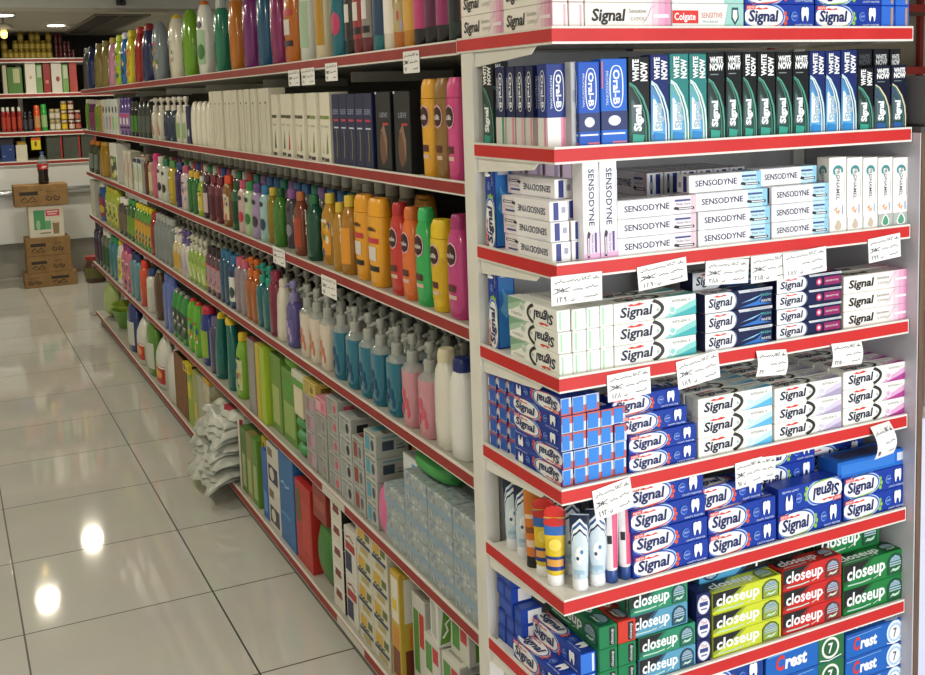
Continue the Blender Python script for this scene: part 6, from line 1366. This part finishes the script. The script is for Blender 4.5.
place(('yt',), lambda: pack(.115, .085, .004, '#d8c41a', (('F', 'rect', .0, .8, 1, 1, '#c2542a'), ('F', 'rect', .35, .3, .6, .7, '#5a4a1a'))), (fx(36.5, Zt[2]-.2, BY-.004), BY-.005, ez(149, .0, BY)), 0, 'shelf_sign', 'yellow sign with orange head taped below the third wall rail', 'sign', None)
for i, (a, bb) in enumerate(((47, 62.5), (63.5, 80.5), (81.5, 97))):
    xa, xb = fx(a, Zt[3]+.1, BY+.02), fx(bb, Zt[3]+.1, BY+.02)
    o = empty('display_bin', 'dark %s bin with red edges on the lowest wall shelf, %s of three' % ('glass-fronted', ORD[i+1]), 'bin', 'glass bins on the wall shelf', ((xa+xb)/2, BY+.06, Zt[3]+.0004))
    w_ = (xb-xa)/2-.002; b = MB(); b.box(-w_, -.03, 0, w_, .2, .235, noisy('bin_goods', '#1f211d', '#4a4c42', 30, .5)); b.build('goods', o)
    b = MB(); b.box(-w_, -.036, 0, w_, -.0315, .235, M('#6a7068', .05, alpha=.3)); b.build('glass_pane', o)
    b = MB(); b.box(w_-.012, -.042, 0, w_, -.037, .235, '#b82a26'); b.build('edge_strip', o)
# cartons stacked on the floor in front
KR = noisy('kraft_carton', '#8a6a42', '#99784c', 14, .8)
def kraft(w, d, h, seed):
    rg = random.Random(seed); b = MB(); b.box(-w/2, -d/2, 0, w/2, d/2, h, KR, .004)
    f = Face(b, (-w/2, -d/2, 0), (1,0,0), (0,0,1), w, h, .0003)
    flip = seed == 3
    a0, a1 = (.1, .58) if not flip else (.5, .06)
    f.rect(a0, .52, a0+.34, .70, '#2c2218'); f.line([(a0+.02,.28),(a0+.1,.44),(a0+.15,.26),(a0+.24,.46),(a0+.28,.3)], .010, '#2c2218'); f.line([(a0+.05,.2),(a0+.32,.24)], .005, '#2c2218')
    for k in range(2): f.arc(a1+.06+.14*k, .38, .06, .16, .009, '#2c2218', PI*.9, PI*2.1, 10); f.line([(a1+.02+.14*k, .48), (a1+.08+.14*k, .36)], .008, '#2c2218')
    f.line([(a1+.0, .66), (a1+.22, .68)], .005, '#5a4630')
    f.rect(.47, .74, .53, .78, '#6a5030')
    return b.build('cardboard_carton')
cy = 9.09; zc_ = 0.0
lays = ((25.5, 77, 0, .285, 3), (26.5, 70.5, 0, .25, 4), (25.5, 69.5, 0, .25, 5))
y_f = 8.955; tops = [(284, 247.5), (264.5, 0), (0, 0)]
def cart(px0, px1, z0, z1, seed, lab, yf=8.955, d=.26):
    xa, xb = ex(px0, (z0+z1)/2, yf), ex(px1, (z0+z1)/2, yf)
    o = kraft(xb-xa, d, z1-z0-.0008, seed); o.location = ((xa+xb)/2, yf+d/2, z0+.0004); tag(o, lab, 'carton', 'brown cartons on the floor')
zz = [0.0005, ez(270.5, 0, 8.955), ez(254, 0, 8.955), ez(236, 0, 8.955)]
cart(25, 77.5, zz[0], zz[1], 3, 'brown printed carton on the tiled floor, lowest of its stack')
cart(27, 72, zz[1], zz[2], 4, 'brown printed carton, second up in the floor stack')
cart(26, 70.5, zz[2], zz[3], 5, 'brown printed carton, third up in the floor stack, below the white box')
z4 = ez(204.5, 0, 8.955)
xa, xb = ex(29.5, zz[3]+.1, 8.955), ex(64.5, zz[3]+.1, 8.955)
b = MB(); hh = z4-zz[3]; w_ = xb-xa; b.box(-w_/2, -.11, 0, w_/2, .11, hh-.001, M('#dcd6c6', .5), .004)
f = Face(b, (-w_/2, -.11, 0), (1,0,0), (0,0,1), w_, hh, .0003); f.rect(.14, .25, .46, .86, '#4f9a6a'); f.rect(.46, .25, .62, .52, '#6aa87a'); f.rect(.48, .66, .88, .86, '#d2455a'); f.rect(.52, .78, .84, .82, '#f0e2dc'); f.rect(.54, .71, .80, .74, '#f0e2dc'); f.ell(.26, .4, .06, .16, '#9fc4a4', 12); f.poly([(.68,.1),(.84,.1),(.86,.46),(.66,.46)], '#8f7a5a'); f.ell(.76, .47, .1, .04, '#d8c8a8', 14); f.rect(.3, .12, .6, .16, '#8f8a7a')
o = b.build('cup_box'); o.location = ((xa+xb)/2, 9.08, zz[3]+.0004); tag(o, 'white box with green print and red banner in the floor stack', 'box')
cart(14, 68, z4, ez(183.5, 0, 8.955), 6, 'brown printed carton topping the floor stack, carrying the cola bottle')
zt_ = ez(183.5, 0, 8.955)
def cola():
    o = empty('cola_bottle'); h, r = .30, .048
    R = [(0, r*.8, r*.8), (.006, r*.95, r*.95), (h*.12, r, r), (h*.3, r*.92, r*.92), (h*.42, r, r), (h*.46, r, r)]
    b = MB(); b.loft(R, M('#1c100c', .1, coat=.5), 20); b.build('body', o)
    b = MB(); b.loft([(h*.46+.0004, r, r), (h*.62, r, r)], M('#c2241f', .35), 20); patch(b, r, r, h*.52, h*.56, -.5, .55, M('#f0e6e2', .4), 2, .001, shape='ell'); patch(b, r, r, h*.495, h*.515, -.7, .3, M('#f0e6e2', .4), 2, .001, shape='ell'); b.build('label_print', o)
    b = MB(); b.loft([(h*.62+.0004, r, r), (h*.7, r*.95, r*.95), (h*.86, r*.42, r*.42), (h*.92, r*.3, r*.3)], M('#8a9aa0', .06, alpha=.4, coat=.5), 20); b.build('clear_neck', o)
    b = MB(); b.loft([(h*.92, r*.36, r*.36), (h, r*.36, r*.36)], M('#3f5f8f', .3), 14); b.build('cap', o)
    return o
place(('cola',), cola, (ex(43.5, zt_+.05, 9.03), 9.03, zt_+.0006), 15, 'cola_bottle', 'large dark cola bottle with red label standing on the top carton', 'bottle', None)
def gjar():
    o = empty('floor_jar'); b = MB(); b.loft([(0, .07, .07), (.01, .085, .085), (.13, .085, .085), (.17, .065, .065), (.18, .065, .065)], M('#4a2a18', .15, coat=.5), 20, 3); b.build('body', o)
    k = MB(); k.loft([(.18, .07, .07), (.21, .068, .068)], M('#9a2a26', .35), 18); k.build('lid', o)
    q = MB(); patch(q, .085, .085, .04, .12, -1, 1, M('#6a6a34', .4), 3); q.build('label_print', o)
    return o
# pickle jar behind the far shelf end, on a low stand
b = MB(); b.box(-.10, -.10, 0, .16, .10, .26, M('#cfd0cc', .4), .006); o = b.build('low_stand'); o.location = (.10, 7.35, .0005); tag(o, 'low white block beyond the far end of the aisle shelving', 'stand')
place(('gj',), gjar, (.055, 7.34, .2615), 0, 'pickle_jar', 'brown pickle jar with red lid beyond the far shelf end', 'jar', None)

# ------------------------------------------------------------------ beyond the right end of the end unit
b = MB(); b.box(.9028, -.020, 0, .906, .40, 1.565, noisy('grey_side', '#bdbbc4', '#c6c4cc', 4, .45)); tag(b.build('side_panel'), 'tall grey metal panel standing against the end shelving', 'panel')
b = MB(); b.box(.9064, -.022, 0, .921, .40, 1.565, noisy('brown_board', '#5c4632', '#6a5240', 18, .6, stretch=(8, 8, .6))); tag(b.build('wooden_board'), 'narrow brown wooden board beside the grey panel', 'board')
o = empty('monitor', 'dark grey boxy screen back on top of the grey panel', 'monitor', None, (1.078, .03, 1.5655))
b = MB(); b.box(-.172, -.05, 0, .30, .1, .012, M('#4a484a', .5)); b.build('base', o)
b = MB(); b.box(-.155, -.10, .0122, .32, .08, .122, M('#6b686b', .5), .006); b.build('housing', o)
o = empty('white_counter', 'pale bluish white counter at the far side of the brown board', 'counter', None, (1.25, .2, 0))
b = MB(); b.box(-.326, -.22, 0, .5, .3, .93, M('#cfd2ea', .35)); b.build('body', o)
b = MB(); b.box(-.3265, -.23, .9305, .5, .3, .955, M('#e2e2ee', .3)); b.build('top', o)
for j in range(4):
    b = MB(); b.box(-.11, -.1, 0, .11, .1, .105, M(['#e6c9d6', '#d8b6c8', '#e9e2d2', '#dcc2cc'][j], .45), .003); q = b.build('tissue_carton'); q.location = (1.045, .08, .9556+.106*j); tag(q, 'pale %s carton, %s of four stacked on the white counter' % (['pink', 'rose', 'cream', 'pinkish'][j], ['lowest', 'second', 'third', 'topmost'][j]), 'carton', 'cartons on the white counter')
u = empty('far_shelving', 'wooden shelving with red rails seen past the top right corner', 'shelf unit', None, (3.2, 2.6, 0))
for z in (1.38, 1.72, 2.06):
    b = MB(); b.box(-1.2, 0, z, 1.2, .4, z+.025, M('#8f7a62', .6)); s_ = b.build('shelf', u); r = MB(); r.box(-1.2, -.004, z-.01, 1.2, -.0005, z+.03, REDA); r.build('price_rail', s_)
for x in (-1.2, 0, 1.17):
    b = MB(); b.box(x, .4, 0, x+.03, .43, 2.2, M('#8f2f2a', .5)); b.build('post', u)
b = MB(); b.box(-1.2, .432, 0, 1.2, .445, 2.2, M('#8f8672', .7)); b.build('back_panel', u)

# ------------------------------------------------------------------ light
w = bpy.data.worlds.new('sky'); S.world = w; w.use_nodes = True
bg_ = w.node_tree.nodes['Background']; bg_.inputs['Color'].default_value = (0.86, 0.92, 1.0, 1); bg_.inputs['Strength'].default_value = 0.35
def area(name, loc, rot, sx, sy, e, col):
    l = bpy.data.lights.new(name, 'AREA'); l.shape = 'RECTANGLE'; l.size = sx; l.size_y = sy; l.energy = e; l.color = col
    o = bpy.data.objects.new(name, l); COL.objects.link(o); o.location = loc; o.rotation_euler = rot
    return o
# daylight coming in through the glazed shop front behind the camera
area('shop_front_daylight', (.75, YF-.02, 1.2), (R_(90), 0, 0), 2.1, 2.0, 118, (0.96, 0.98, 1.0))
S.view_settings.view_transform = 'Standard'; S.view_settings.look = 'None'; S.view_settings.gamma = 1.0
S.view_settings.exposure = 0.0; S.view_settings.use_curve_mapping = False
